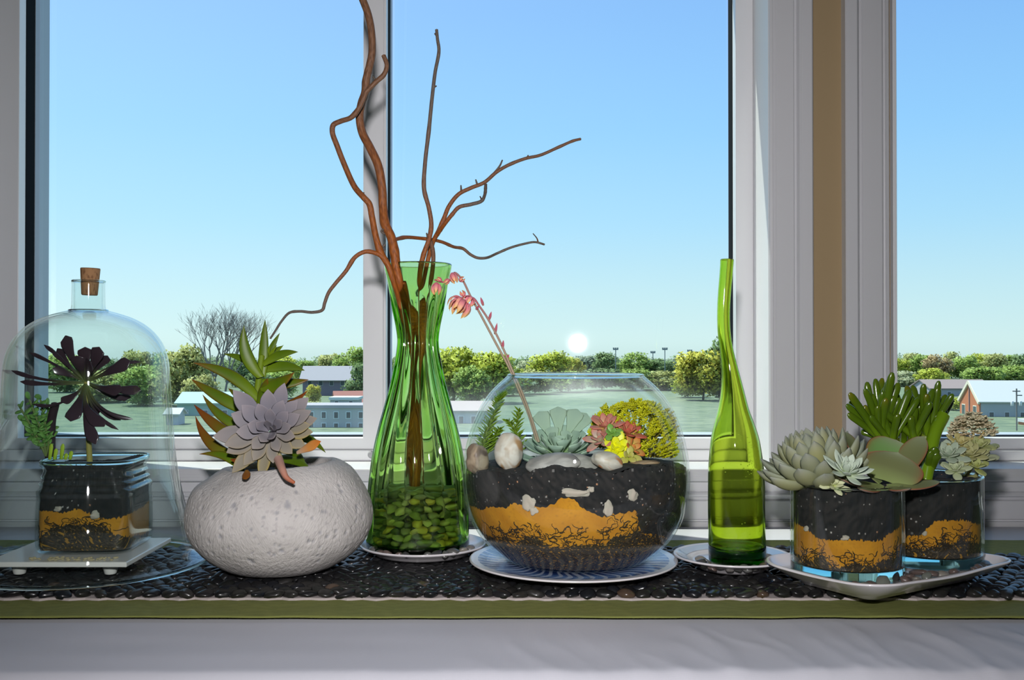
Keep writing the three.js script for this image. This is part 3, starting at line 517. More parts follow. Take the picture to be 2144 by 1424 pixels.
// ------------------------------------------------------------------ soil layers, stones and pebbles in the vessels
R = rng(300);
const soilTex = tex(512, 512, (u, v) => { const n = tile(u, v, 70, 1), m = tile(u, v, 24, 4); return mixc([.010, .0095, .010], [.030, .025, .024], clamp(.5 + n + .5 * m, 0, 1)); });
{ const d = soilTex.image.data, r = rng(5); for (let i = 0; i < 900; i++) { const x = Math.floor(r() * 512), y = Math.floor(r() * 512), s = r() < .06 ? 4 : r() < .25 ? 3 : r() < .6 ? 2 : 1, g = 90 + 130 * r(), w = r() < .75; for (let a = 0; a < s; a++) for (let b = 0; b < s; b++) { const q = (((y + b) % 512) * 512 + (x + a) % 512) * 4; d[q] = g; d[q + 1] = g * (w ? .95 : .72); d[q + 2] = g * (w ? .93 : .55); } } }
const sandTex = tex(512, 512, (u, v) => { const n = tile(u, v, 90, 2), m = tile(u, v, 12, 6); let c = mixc([.50, .20, .010], [.62, .27, .016], clamp(.5 + .8 * m, 0, 1)); c = mixc(c, [.38, .16, .015], clamp(n - .12, 0, .5)); return c; });
const mossTex = tex(512, 512, (u, v) => { const s = Math.abs(tile(u, v, 26, 3) + .5 * tile(u, v, 60, 8)), q = tile(u, v, 34, 11); let c = mixc([.030, .020, .011], [.15, .095, .045], 1 - sstep(.02, .13, s)); if (q > .24) c = mixc(c, [.40, .19, .02], sstep(.24, .4, q)); return c; });
const soilM = (t, bump) => std([1, 1, 1], .95, { map: t, bumpMap: t, bumpScale: bump });
const SOIL = { soil: soilM(again(soilTex, 3.2, 3.2), .002), sand: soilM(again(sandTex, 5, 5), .0008), moss: soilM(again(mossTex, 11, 11), .002) };
// rows: pixel outlines of each layer's upper edge on the near face, bottom layer first
function layered(name, label, cx, D, y0, rAt, o) {
  const t = thing(name, label, 'soil', [cx, y0, -D]);
  const near = (rows, seed, jag) => {
    const tab = rows.map(([px, py]) => { let th = 0, h = .05; for (let i = 0; i < 6; i++) { const r = rAt(h, th), d = D - r * Math.cos(th), x = (px - 1072) / F * d - cx; th = Math.asin(clamp(x / r, -.995, .995)); h = W(px, py, D - r * Math.cos(th)).y - y0; } return [th, h]; }).sort((a, b) => a[0] - b[0]);
    const a = tab[0], b = tab[tab.length - 1];
    return (th) => { let f = th > Math.PI ? th - TAU : th, h; if (f < a[0] || f > b[0]) { const q = f > b[0] ? (f - b[0]) / (TAU - b[0] + a[0]) : (f + TAU - b[0]) / (TAU - b[0] + a[0]); h = lerp(b[1], a[1], q) + .008 * Math.sin(q * Math.PI) * noise(q * 6, seed); } else h = interp(tab, f); return h + jag * (noise(th * 38, seed) + .7 * noise(th * 95, seed + 3)) * (1); };
  };
  const edges = o.layers.map((l, i) => near(l.rows, 3 + i * 7, l.jag ?? .0018)), lowest = () => o.floor;
  o.layers.forEach((l, i) => {
    const lo = i ? edges[i - 1] : lowest, hi = edges[i];
    const g = grid(420, 8, (u, v) => { const th = u * TAU, a = Math.max(lo(th), o.floor), b = Math.max(hi(th), a + .00002), h = lerp(a, b, v), r = rAt(h, th) + .0004 * noise(th * 30, h * 300, i) - .0004; return V(r * Math.sin(th), h, r * Math.cos(th)); }, true);
    const p = g.attributes.position, uv = g.attributes.uv; for (let k = 0; k < p.count; k++) { const th = (k % 421) / 420 * TAU; uv.setXY(k, th * rAt(.05, 0), p.getY(k) + Math.hypot(p.getX(k), p.getZ(k))); }
    const list = [g];
    const cap = (e, up) => { const c = grid(120, 14, (u, v) => { const th = u * TAU, f = Math.max(v, .001), h0 = Math.max(e(th), o.floor), mid = o.mid ?? e(0), h = up ? lerp(mid, h0, f * f) + .0045 * fbm(Math.sin(th) * f * 5 + 3, Math.cos(th) * f * 5, 2) * (1 - f * f) + .0016 * noise(Math.sin(th) * f * 26, Math.cos(th) * f * 26, 4) * (1 - f ** 6) : h0, r = rAt(h0, th) * f - .0004 * f; return V(r * Math.sin(th), h, r * Math.cos(th)); }, true); const q = c.attributes.position, w = c.attributes.uv; for (let k = 0; k < q.count; k++) w.setXY(k, q.getX(k), q.getZ(k)); return c; };
    if (i === o.layers.length - 1) list.push(cap(hi, true)); if (i === 0) list.push(cap(lowest, false));
    mesh(l.name, mergeGeometries(list), SOIL[l.mat], t);
  });
  // dark fibres of moss showing through the glass, as fine threads on the face of the layer
  if (o.fibres) {
    const th = [], [n, f0, f1, hOff] = o.fibres; for (let i = 0; i < n; i++) { let a = rr(f0, f1), h = edges[0](a) + rr(hOff[0], hOff[1]), dir = rr(0, TAU); const pts = []; const steps = 4 + Math.floor(R() * 6); for (let s = 0; s < steps; s++) { const r = rAt(h, a) - .0001; pts.push(V(r * Math.sin(a), h, r * Math.cos(a))); dir += rr(-1.3, 1.3); a += Math.cos(dir) * .0022 / r; const sl = (rAt(h + .001, a) - rAt(h - .001, a)) / .002; h = Math.max(o.floor + .001, h + Math.sin(dir) * .0018 / Math.hypot(1, sl)); } th.push(tube(pts, rr(.00022, .00055), { n: steps * 2, m: 4 })); }
    tag(mesh('moss_fibres', mergeGeometries(th), std([.028, .017, .008], .9), t), null, null, null, 'stuff');
  }
  for (const [px, py, rx, ry, s] of o.lumps ?? []) { // pale crumbs pressed against the glass
    let a = 0, h = .05; for (let i = 0; i < 6; i++) { const r = rAt(h, a), d = D - r * Math.cos(a); a = Math.asin(clamp(((px - 1072) / F * d - cx) / r, -.99, .99)); h = W(px, py, D - r * Math.cos(a)).y - y0; }
    const r = rAt(h, a), k = D / F * .9, g = pebbleGeo(50 + s, 3, .42, 1, 1); const m = mesh('perlite_crumb', g, std([.46, .40, .33], .95), t); m.scale.set(rx * k, ry * k, .0022); m.position.set((r - .0009) * Math.sin(a), h, (r - .0009) * Math.cos(a)); m.rotation.y = a;
  }
  return t;
}
const mossy = (rows) => ({ name: 'moss_layer', mat: 'moss', rows, jag: .0032 }), sandy = (rows) => ({ name: 'sand_layer', mat: 'sand', rows, jag: .0022 }), earthy = (rows, jag = .0016) => ({ name: 'soil_layer', mat: 'soil', rows, jag });
layered('layered_soil', 'black soil over orange sand and brown moss inside the fishbowl', BOWL.x, BOWL.D, BOWL.y, (h) => bowlR(h) - .0034, {
  floor: .0046, mid: .109, fibres: [300, -1.0, .62, [-.016, .018]],
  layers: [mossy([[985, 1078], [1000, 1104], [1030, 1127], [1060, 1142], [1075, 1146], [1090, 1130], [1120, 1124], [1150, 1145], [1180, 1150], [1210, 1140], [1235, 1142], [1270, 1138], [1290, 1122], [1328, 1116], [1336, 1106], [1350, 1118], [1400, 1130]]),
    sandy([[985, 1060], [1000, 1064], [1010, 1070], [1020, 1061], [1060, 1064], [1075, 1053], [1100, 1060], [1140, 1062], [1160, 1055], [1172, 1043], [1195, 1043], [1205, 1052], [1225, 1068], [1240, 1076], [1262, 1083], [1290, 1077], [1320, 1072], [1333, 1070], [1338, 1106], [1350, 1117], [1400, 1129]]),
    earthy([[975, 984], [1040, 988], [1090, 996], [1120, 984], [1160, 974], [1200, 985], [1250, 990], [1290, 992], [1330, 978], [1390, 974], [1430, 985]])],
  lumps: [[1107, 1052, 14, 17, 1], [1205, 1032, 32, 9, 2], [1273, 1062, 10, 17, 3], [1325, 1034, 12, 12, 4], [1118, 1068, 9, 10, 5], [1236, 1025, 7, 6, 6]],
});
layered('layered_soil', 'black soil over orange sand and brown moss inside the squared jar', JAR.x, -JAR.z, JAR.y, (h, th) => jarR(h, th - .05, .0032), {
  floor: .0044, mid: .0915, fibres: [70, -.8, .8, [-.004, .006]],
  layers: [mossy([[52, 1152], [78, 1148], [88, 1125], [110, 1105], [140, 1100], [180, 1098], [225, 1102], [240, 1118], [268, 1126]]), sandy([[52, 1062], [75, 1064], [100, 1070], [130, 1074], [165, 1066], [195, 1078], [215, 1086], [240, 1086], [268, 1078]]), earthy([[60, 972], [160, 972], [260, 972]], .001)],
  lumps: [[203, 1078, 14, 8, 7], [120, 1066, 12, 6, 8]],
});
const cylLayer = (i, label, layers, lumps) => layered('layered_soil', label, CYL[i].x, CYL[i].D, CYL[i].y, () => CYL[i].r - .0034, { floor: .0126, mid: .0855, layers, lumps, fibres: [130, -1.35, 1.35, [-.006, .010]] });
cylLayer(0, 'black soil over orange sand and moss in the nearer glass cylinder', [mossy([[1662, 1160], [1690, 1172], [1720, 1162], [1745, 1190], [1760, 1188], [1790, 1180], [1830, 1185], [1850, 1172], [1882, 1166]]), sandy([[1660, 1098], [1675, 1106], [1690, 1112], [1712, 1128], [1740, 1132], [1780, 1130], [1820, 1134], [1845, 1132], [1860, 1118], [1884, 1102]]), earthy([[1662, 1020], [1772, 1032], [1882, 1020]], .0008)], [[1683, 1108, 9, 6, 11], [1768, 1127, 10, 5, 12]]);
cylLayer(1, 'black soil over orange sand and moss in the farther glass cylinder', [mossy([[1880, 1145], [1920, 1150], [1960, 1146], [1975, 1132], [1990, 1140], [2010, 1128], [2048, 1140]]), sandy([[1880, 1140], [1900, 1122], [1925, 1122], [1945, 1102], [1958, 1090], [1990, 1091], [2015, 1089], [2046, 1098]]), earthy([[1832, 1008], [1941, 1016], [2048, 1008]], .0008)], [[1935, 1118, 6, 5, 13]]);

// planter soil
{ const t = tag(mesh('potting_soil', grid(80, 14, (u, v) => { const a = u * TAU, r = .0515 * Math.max(v, .001); return V(POT.x + r * Math.sin(a), W(587, 990, POT.D).y + .003 * fbm(Math.sin(a) * v * 6, Math.cos(a) * v * 6, 1) + .004 * (1 - v), -POT.D + r * Math.cos(a)); }, true, [.9, .3]), soilM(again(soilTex, 2, 2), .002)), 'dark potting soil in the mouth of the rough white planter', 'soil', null, 'stuff'); }

// single pebbles and stones, each a thing
const stoneMats = (list, rough = .45) => list.map((c) => phys(c, rough, { clearcoat: .25, clearcoatRoughness: .3 }));
const river = stoneMats([[.22, .24, .14], [.34, .34, .22], [.15, .17, .14], [.55, .50, .34], [.27, .25, .24], [.55, .40, .16], [.10, .11, .10]]);
const greyP = stoneMats([[.10, .10, .095], [.16, .15, .14], [.06, .06, .062], [.22, .20, .17], [.13, .14, .12], [.11, .08, .07]], .35);
function pebble(p, s, mats, label, group, name = 'river_pebble') { const m = tag(mesh(name, pick(PEB), pick(mats)), label, 'pebble', group); m.position.copy(p); m.scale.set(s * rr(.85, 1.2), s * rr(.8, 1.05), s); m.rotation.set(rr(-.6, .6), rr(0, TAU), rr(-.6, .6)); return m; }
{ // vase filled with pebbles; those against the near glass are single things, the heap behind them is one mass
  R = rng(90); const cx = VASE.x, cz = -VASE.D, y0 = VASE.y + .0105; let row = 0; const mass = [];
  const rad = (y) => interp(vaseRows.map(([py, hw]) => [W(1072, py, VASE.D).y, hw * VASE.D / F]), y) - .0125;
  for (let y = y0; y < W(1072, 1022, VASE.D).y; y += .0076, row++) { const n = 27; for (let i = 0; i < n; i++) { const a = (i + (row % 2) * .5) / n * TAU + rr(-.05, .05), r = rad(y) * rr(.96, 1.0), p = V(cx + r * Math.sin(a), y + rr(-.0015, .0015), cz + r * Math.cos(a)), f = Math.cos(a) > .12; const s = rr(.0047, .0060);
    if (f) pebble(p, s, river, 'small olive or grey river pebble seen through the green vase', 'pebbles in the green vase'); else mass.push(pick(PEB).clone().scale(s, s, s).rotateY(rr(0, 6)).translate(p.x, p.y, p.z)); } }
  for (let i = 0; i < 260; i++) { const a = rr(0, TAU), r = Math.sqrt(R()) * .034, y = lerp(y0, W(1072, 1018, VASE.D).y, R()), s = rr(.005, .0062); mass.push(pick(PEB).clone().scale(s, s, s).rotateY(rr(0, 6)).translate(cx + r * Math.sin(a), y, cz + r * Math.cos(a))); }
  tag(mesh('pebble_heap', mergeGeometries(mass), river[0]), 'heap of river pebbles filling the inside of the green vase', 'pebbles', null, 'stuff');
}
const ORD = 'first second third fourth fifth sixth seventh eighth ninth tenth eleventh twelfth thirteenth fourteenth fifteenth sixteenth seventeenth eighteenth nineteenth'.split(' ');
const onSaucer = (list, y, group, label, mats = greyP) => list.sort((a, b) => a[0] - b[0]).forEach(([px, py, s, D], i) => { const p = W(px, py, D); p.y = y + s * .62; pebble(p, s, mats, label.replace('#', ORD[i]), group); });
R = rng(120);
onSaucer([[782, 1142, .0052, 1.115], [812, 1150, .0045, 1.094], [850, 1154, .0042, 1.085], [895, 1154, .0044, 1.085], [915, 1150, .0055, 1.09], [948, 1146, .0062, 1.096], [970, 1140, .0056, 1.105], [985, 1135, .0050, 1.118], [932, 1152, .0040, 1.088], [835, 1153, .0040, 1.088], [796, 1147, .0042, 1.103]], MAT_Y + .0085, 'pebbles on the white vase saucer', 'small grey pebble, # from the left on the white saucer of the green vase');
onSaucer([[1466, 1165, .0062, 1.052], [1477, 1172, .0052, 1.04], [1490, 1174, .0050, 1.034], [1508, 1175, .0055, 1.03], [1528, 1178, .0046, 1.027], [1545, 1178, .0048, 1.026], [1562, 1176, .0052, 1.027], [1580, 1174, .0046, 1.031], [1600, 1171, .0060, 1.036], [1618, 1168, .0050, 1.044], [1630, 1165, .0056, 1.052], [1636, 1160, .0050, 1.062], [1610, 1158, .0058, 1.072], [1607, 1164, .0050, 1.056], [1468, 1158, .0052, 1.068], [1480, 1164, .0044, 1.06]], MAT_Y + .0062, 'pebbles round the lime bottle', 'small grey pebble, # from the left on the rimmed saucer of the lime bottle');
NEARER = .971;
onSaucer([[1795, 1219, .0052, .955], [1812, 1220, .0044, .953], [1828, 1217, .0050, .957], [1850, 1216, .0062, .962], [1868, 1200, .0050, .985], [1890, 1192, .0058, .995], [1905, 1198, .0052, .985], [1922, 1187, .0062, 1.003], [1940, 1196, .0046, .992], [1952, 1190, .0060, .999], [1975, 1192, .0048, 1.0], [1998, 1188, .0055, 1.006], [1918, 1202, .0045, .98], [1895, 1205, .0048, .976], [2062, 1172, .0064, 1.04], [2050, 1180, .0048, 1.028], [2072, 1178, .0046, 1.036], [2040, 1182, .0040, 1.022]], MAT_Y + .0130, 'pebbles on the white tray', 'small grey pebble, # from the left among those lying on the white tray');
NEARER = 1;
// stones in the fishbowl
const stoneTex = (a, b, c, f = 5) => tex(256, 256, (u, v) => { const n = tile(u, v, f, 3) + .5 * tile(u, v, f * 3, 8), q = tile(u, v, f * .8, 15); return mixc(mixc(a, b, clamp(.5 + 1.2 * n, 0, 1)), c, sstep(.16, .4, q)); });
function stone(px, py, D, hw, hh, dz, mat, label, turn = 0, seed = 1) {
  const k = D / F, g = pebbleGeo(seed + 200, 4, .13, 1, 1), p = g.attributes.position, uv = new Float32Array(p.count * 2); for (let i = 0; i < p.count; i++) { uv[i * 2] = .5 + .4 * p.getX(i); uv[i * 2 + 1] = .5 + .4 * p.getY(i); } g.setAttribute('uv', new THREE.BufferAttribute(uv, 2));
  const m = tag(mesh('river_stone', g, mat), label, 'stone', 'stones in the fishbowl'); m.position.copy(W(px, py, D)); m.scale.set(hw * k, hh * k, dz); m.rotation.z = turn; return m;
}
const stoneM = (a, b, c, f) => phys([1, 1, 1], .5, { map: stoneTex(a, b, c, f) });
stone(999, 962, 1.035, 24, 33, .012, stoneM([.20, .15, .10], [.36, .29, .20], [.10, .07, .05], 4), 'tan brown stone standing against the fishbowl wall beside the vase', .12, 1);
stone(1064, 948, 1.02, 30, 41, .013, stoneM([.62, .52, .42], [.74, .68, .60], [.45, .26, .12], 5), 'white upright stone with tan veins in front of the flower stalks', -.05, 2);
stone(1158, 972, 1.0, 58, 24, .016, stoneM([.30, .28, .26], [.42, .39, .36], [.22, .2, .19], 5), 'wide grey stone in front of the grey green rosette', .12, 3);
stone(1216, 972, 1.005, 40, 21, .012, stoneM([.28, .27, .24], [.36, .34, .30], [.2, .19, .17], 6), 'smooth grey stone tucked behind the white and orange one', -.25, 4);
stone(1271, 966, .992, 35, 19, .013, stoneM([.55, .48, .38], [.66, .60, .52], [.55, .22, .08], 5), 'pale oval stone with orange stains below the yellow rosette', -.3, 5);
stone(1346, 972, 1.02, 34, 8, .010, stoneM([.34, .22, .12], [.42, .31, .2], [.2, .12, .07], 6), 'flat light brown stone below the yellow green sedum', .08, 6);
stone(1374, 1027, 1.008, 25, 38, .011, stoneM([.13, .07, .012], [.20, .12, .02], [.05, .03, .01], 4), 'amber brown stone pressed into the black soil', .15, 7);

// ------------------------------------------------------------------ plants
const LM = { wax: leafMat(.42), matte: leafMat(.62), gloss: leafMat(.22, { clearcoat: .35, clearcoatRoughness: .2, specularIntensity: .8 }), thin: leafMat(.5, { transmission: .25, thickness: 0 }) };
const mk = (a, k = .7) => alb(a, k);
// a leaf between two places of the photograph, each with its depth; w and t in pixels at that depth
function pleaf(parent, mat, [bx, by, bD], [tx, ty, tD], o) { const k = bD * NEARER / F, b = W(bx, by, bD), e = W(tx, ty, tD); return mesh(o.name ?? 'leaf', here(parent, leaf(b, e, { ...o, w: o.w * k, t: (o.t ?? o.w * .28) * k, face: o.face ?? V(0, .35, 1) })), mat, parent, o.label); }
const ptube = (rows, r, o) => tube(rows.map(([x, y, D]) => W(x, y, D)), r, o);
function plant(name, label, px, py, D, category = 'succulent', group) { return thing(name, label, category, W(px, py, D), group); }

// --- dark rosette in the cloche
{
  R = rng(900); const D = 1.095, p = plant('dark_aeonium', 'nearly black rosette plant with narrow drooping leaves inside the glass cloche', 185, 962, D);
  const dk = mk('#3a2c33', 1.3), dk2 = mk('#43323a', 1.2), st = mk('#8a8444', .8);
  mesh('stem', here(p, ptube([[188, 968, D], [186, 930, D], [184, 880, D], [179, 835, D], [181, 800, D]], (t) => .0033 - .0008 * t, { color: () => st })), LM.matte, p);
  mesh('stem', here(p, ptube([[105, 962, D + .01], [106, 920, D + .012], [108, 880, D + .01], [116, 846, D + .005]], (t) => .0058 - .0012 * t, { color: () => dk })), LM.matte, p);
  const c = [181, 800, D];
  for (const [x, y, dz, w, prof, sw] of [[137, 703, .006, 27, 'spat', .05], [120, 730, .012, 20, 'spat', .05], [178, 727, .0, 32, 'spat', 0], [208, 727, -.006, 32, 'spat', -.03], [272, 756, -.008, 30, 'spat', -.03], [160, 745, -.02, 30, 'spat', 0], [225, 745, .02, 28, 'spat', 0], [190, 758, -.03, 34, 'spat', 0], [295, 817, -.004, 22, 'spat', -.06], [255, 818, -.016, 26, 'spat', -.06], [296, 758, .01, 8, 'thin', .10], [92, 722, .02, 9, 'thin', -.02], [108, 735, .0, 10, 'thin', 0], [62, 738, .018, 9, 'thin', -.01], [24, 776, .004, 10, 'thin', .06], [42, 799, -.008, 12, 'thin', .05], [110, 772, -.02, 18, 'spat', 0], [68, 846, .0, 9, 'thin', .2], [278, 878, .0, 11, 'thin', -.17], [253, 880, .014, 12, 'thin', -.16], [274, 832, .02, 16, 'spat', -.12], [248, 900, -.008, 9, 'thin', -.14], [218, 893, -.02, 30, 'spat', -.16], [200, 930, -.024, 26, 'spat', -.06], [148, 882, -.028, 34, 'spat', .03], [128, 842, -.01, 22, 'spat', .12], [205, 868, .02, 20, 'spat', -.06], [165, 868, -.012, 20, 'spat', .05]])
    pleaf(p, LM.gloss, c, [x, y, D + dz], { w, t: Math.max(3, w * .18), prof, sway: -sw, bend: .04, c0: mk('#5d6a38', .9), c1: dk, c2: dk2, tipPow: .5, n: 12 });
}
// --- green jade sprig leaning out on the left of the jar
{
  R = rng(910); const p = plant('jade_sprig', 'small leafy green jade plant crowding the left side of the cloche', 88, 958, 1.10), g1 = mk('#47713a', .75), g2 = mk('#5f8a42', .75);
  for (const [x, y, dz] of [[40, 850, .0], [62, 838, .004], [85, 838, .01], [50, 880, .006], [75, 872, -.006], [100, 850, .012], [95, 895, -.004], [64, 905, .002], [112, 888, .014]]) {
    const b = [96, 955, 1.10], e = [x, y, 1.10 + dz], n = 11; mesh('stem', here(p, ptube([b, [lerp(b[0], x, .5) + 6, lerp(b[1], y, .45), 1.10 + dz * .5], e], .0012, { color: () => mk('#5a6a3a'), m: 6 })), LM.matte, p);
    for (let i = 0; i < n; i++) { const t = lerp(.35, 1.02, i / (n - 1)), sx = lerp(b[0], x, t), sy = lerp(b[1], y, t), a = i * 2.4 + x; pleaf(p, LM.wax, [sx, sy, 1.10 + dz * t], [sx + 17 * Math.cos(a), sy - 7 + 9 * Math.sin(a * 1.3), 1.10 + dz * t + .005 * Math.sin(a)], { w: 13, t: 7, prof: 'oval', c0: g1, c1: g2, c2: g2, n: 6, m: 8, face: V(0, 1, .6) }); }
  }
  for (const [x, y] of [[118, 940], [132, 930], [108, 930], [150, 945], [140, 950]]) pleaf(p, LM.wax, [x - 4, 962, 1.07], [x, y, 1.07], { w: 9, t: 5, prof: 'finger', c0: mk('#6f8a20'), c1: mk('#8aa42a'), n: 6, m: 8 });
}
// --- pointed green succulent in the planter
{
  R = rng(920); const p = plant('campfire_succulent', 'tall green succulent with pointed paired leaves tipped red in the rough planter', 560, 985, 1.095);
  const gb = mk('#5a770c', 1.3), gm = mk('#4f720c', 1.3), gl = mk('#768f18', 1.2), rd = mk('#7a2e12', .9);
  mesh('stem', here(p, ptube([[556, 992, 1.095], [540, 930, 1.09], [530, 870, 1.085], [540, 810, 1.085], [548, 745, 1.085]], (t) => .0058 - .0025 * t, { color: (t) => mixc(mk('#7a4a1c'), gl, sstep(.3, .8, t)) })), LM.matte, p);
  for (const [bx, by, bD, tx, ty, tD, w, sw, red] of [
    [546, 790, 1.075, 511, 681, 1.07, 27, -.12, 0], [550, 790, 1.085, 555, 669, 1.09, 21, 0, 0], [556, 770, 1.095, 586, 697, 1.105, 15, -.05, 0], [556, 745, 1.10, 592, 724, 1.10, 12, 0, 0], [552, 762, 1.10, 574, 722, 1.11, 16, 0, 0], [552, 762, 1.08, 624, 737, 1.075, 21, -.10, 0], [545, 776, 1.09, 638, 776, 1.085, 26, -.11, 0], [548, 812, 1.06, 616, 780, 1.04, 33, .10, .5], [550, 800, 1.08, 646, 795, 1.08, 26, .06, .5], [542, 770, 1.095, 468, 741, 1.10, 17, .07, 0], [540, 835, 1.075, 405, 760, 1.075, 27, .10, .45], [525, 865, 1.08, 401, 794, 1.085, 27, -.02, .6], [520, 845, 1.10, 478, 813, 1.115, 16, 0, .3], [545, 860, 1.08, 644, 818, 1.06, 26, .12, .8], [535, 905, 1.075, 424, 826, 1.085, 22, -.10, .55], [525, 935, 1.07, 406, 847, 1.085, 26, -.05, .85], [518, 965, 1.06, 409, 871, 1.08, 25, -.14, .75], [510, 985, 1.05, 417, 951, 1.06, 20, .14, .45], [560, 915, 1.10, 682, 948, 1.07, 24, -.14, 0], [575, 960, 1.08, 650, 985, 1.04, 22, -.08, 0], [570, 940, 1.09, 640, 972, 1.05, 20, -.1, 0], [545, 850, 1.07, 560, 792, 1.05, 26, 0, .3], [522, 972, 1.045, 482, 962, 1.03, 16, 0, 1]])
    pleaf(p, LM.wax, [bx, by, bD], [tx, ty, tD], { w, t: w * .36, prof: 'lance', sway: sw, c0: gl, c1: red > .6 ? mixc(gm, rd, .35) : gb, c2: red ? mixc(gb, rd, .55 + .45 * red) : mixc(gm, mk('#6a5a20'), .25), tipPow: red > .6 ? .8 : 2.4, edge: red ? rd : gl, edgeAmt: red ? .55 : .2, face: V(.1, .5, 1), n: 14 });
  for (let i = 0; i < 5; i++) pleaf(p, LM.wax, [556 + i * 2, 752, 1.09], [566 + i * 7, 722 + (i % 2) * 8, 1.085], { w: 8, prof: 'lance', c0: gl, n: 6, m: 8 });
}
// --- lavender grey rosette on the planter's front
{
  R = rng(930); const p = plant('ghost_rosette', 'lavender grey fleshy rosette hanging over the front of the rough planter', 567, 905, 1.02);
  const gv = mk('#85828c', 1.15), gw = mk('#95919b', 1.12), ol = mk('#857c40', 1.05), pk = mk('#9c9398', 1.05);
  mesh('stem', here(p, ptube([[590, 1000, 1.045], [583, 965, 1.035], [572, 930, 1.035], [566, 908, 1.035]], .0052, { color: () => mk('#8f8560') })), LM.matte, p);
  const c = [566, 903];
  const L = [ // tip x, tip y, width, layer (0 = behind), olive share
    [664, 876, 36, 0, .5], [596, 802, 38, 0, 0], [488, 817, 44, 0, 0], [646, 833, 40, 0, .15], [446, 914, 44, 0, .3], [474, 948, 42, 0, .6], [486, 990, 36, 0, .8], [546, 1001, 30, 0, 1], [655, 905, 36, 0, .9], [640, 935, 34, 0, .8], [510, 975, 36, 0, .7],
    [561, 815, 42, 1, 0], [484, 866, 44, 1, .1], [652, 860, 36, 1, .3], [470, 932, 40, 1, .5], [650, 890, 34, 1, .8], [612, 950, 34, 1, .7], [530, 965, 34, 1, .6], [623, 838, 36, 1, .05], [572, 970, 30, 1, .6],
    [506, 848, 40, 2, 0], [593, 838, 36, 2, 0], [494, 905, 38, 2, .15], [628, 868, 34, 2, .1], [618, 915, 32, 2, .4], [528, 940, 34, 2, .4], [584, 945, 28, 2, .4],
    [540, 845, 36, 3, 0], [603, 862, 32, 3, 0], [518, 888, 34, 3, .05], [610, 892, 28, 3, .15], [545, 925, 30, 3, .2],
    [566, 855, 28, 4, 0], [590, 880, 24, 4, 0], [536, 885, 26, 4, 0], [572, 918, 26, 4, .1], [558, 880, 18, 5, 0], [578, 892, 16, 5, 0], [568, 895, 14, 6, 0]];
  for (const [x, y, w, l, o] of L) { const f = l / 6, d = Math.hypot(x - c[0], y - c[1]) || 1, ux = (x - c[0]) / d, uy = (y - c[1]) / d, r0 = 16 - l * 2.2;
    pleaf(p, LM.matte, [c[0] + ux * r0 * .5, c[1] + uy * r0 * .5, 1.034 - l * .0042], [x, y, 1.028 - l * .0072 + (d > 90 ? -.004 : 0)], { w: w * .88, t: w * .24, prof: 'ghost', cup: .34, bend: -.05, face: V(-ux * .25, .12 - -uy * .25, 1), c0: mixc(gw, ol, o * .75), c1: mixc(gv, ol, o * .55), c2: mixc(pk, ol, o * .65), edge: mixc(gw, mk('#a08a30', .7), o), edgeAmt: .25 + .6 * o, keel: 1.3, n: 14, m: 12 }); }
  pleaf(p, LM.matte, [622, 948, 1.02], [672, 924, 1.0], { w: 22, t: 7, prof: 'ghost', c0: mk('#a08c78'), c1: mk('#b0763a'), c2: mk('#a55a1a'), label: 'withering orange tipped leaf' });
  mesh('dry_leaf', here(p, ptube([[583, 962, .995], [592, 985, .977], [600, 1000, .974], [616, 1011, .974]], (t) => .0042 * (1 - .75 * t) + .0006, { color: (t) => mixc(mk('#a8887c', .85), mk('#9a5230', .85), t) })), LM.matte, p, 'shrivelled orange brown leaf');
  pleaf(p, LM.wax, [516, 985, 1.0], [515, 1004, .985], { w: 18, prof: 'oval', c0: mk('#7a5416'), c1: mk('#6a3f10'), label: 'small brown leaf' });
}
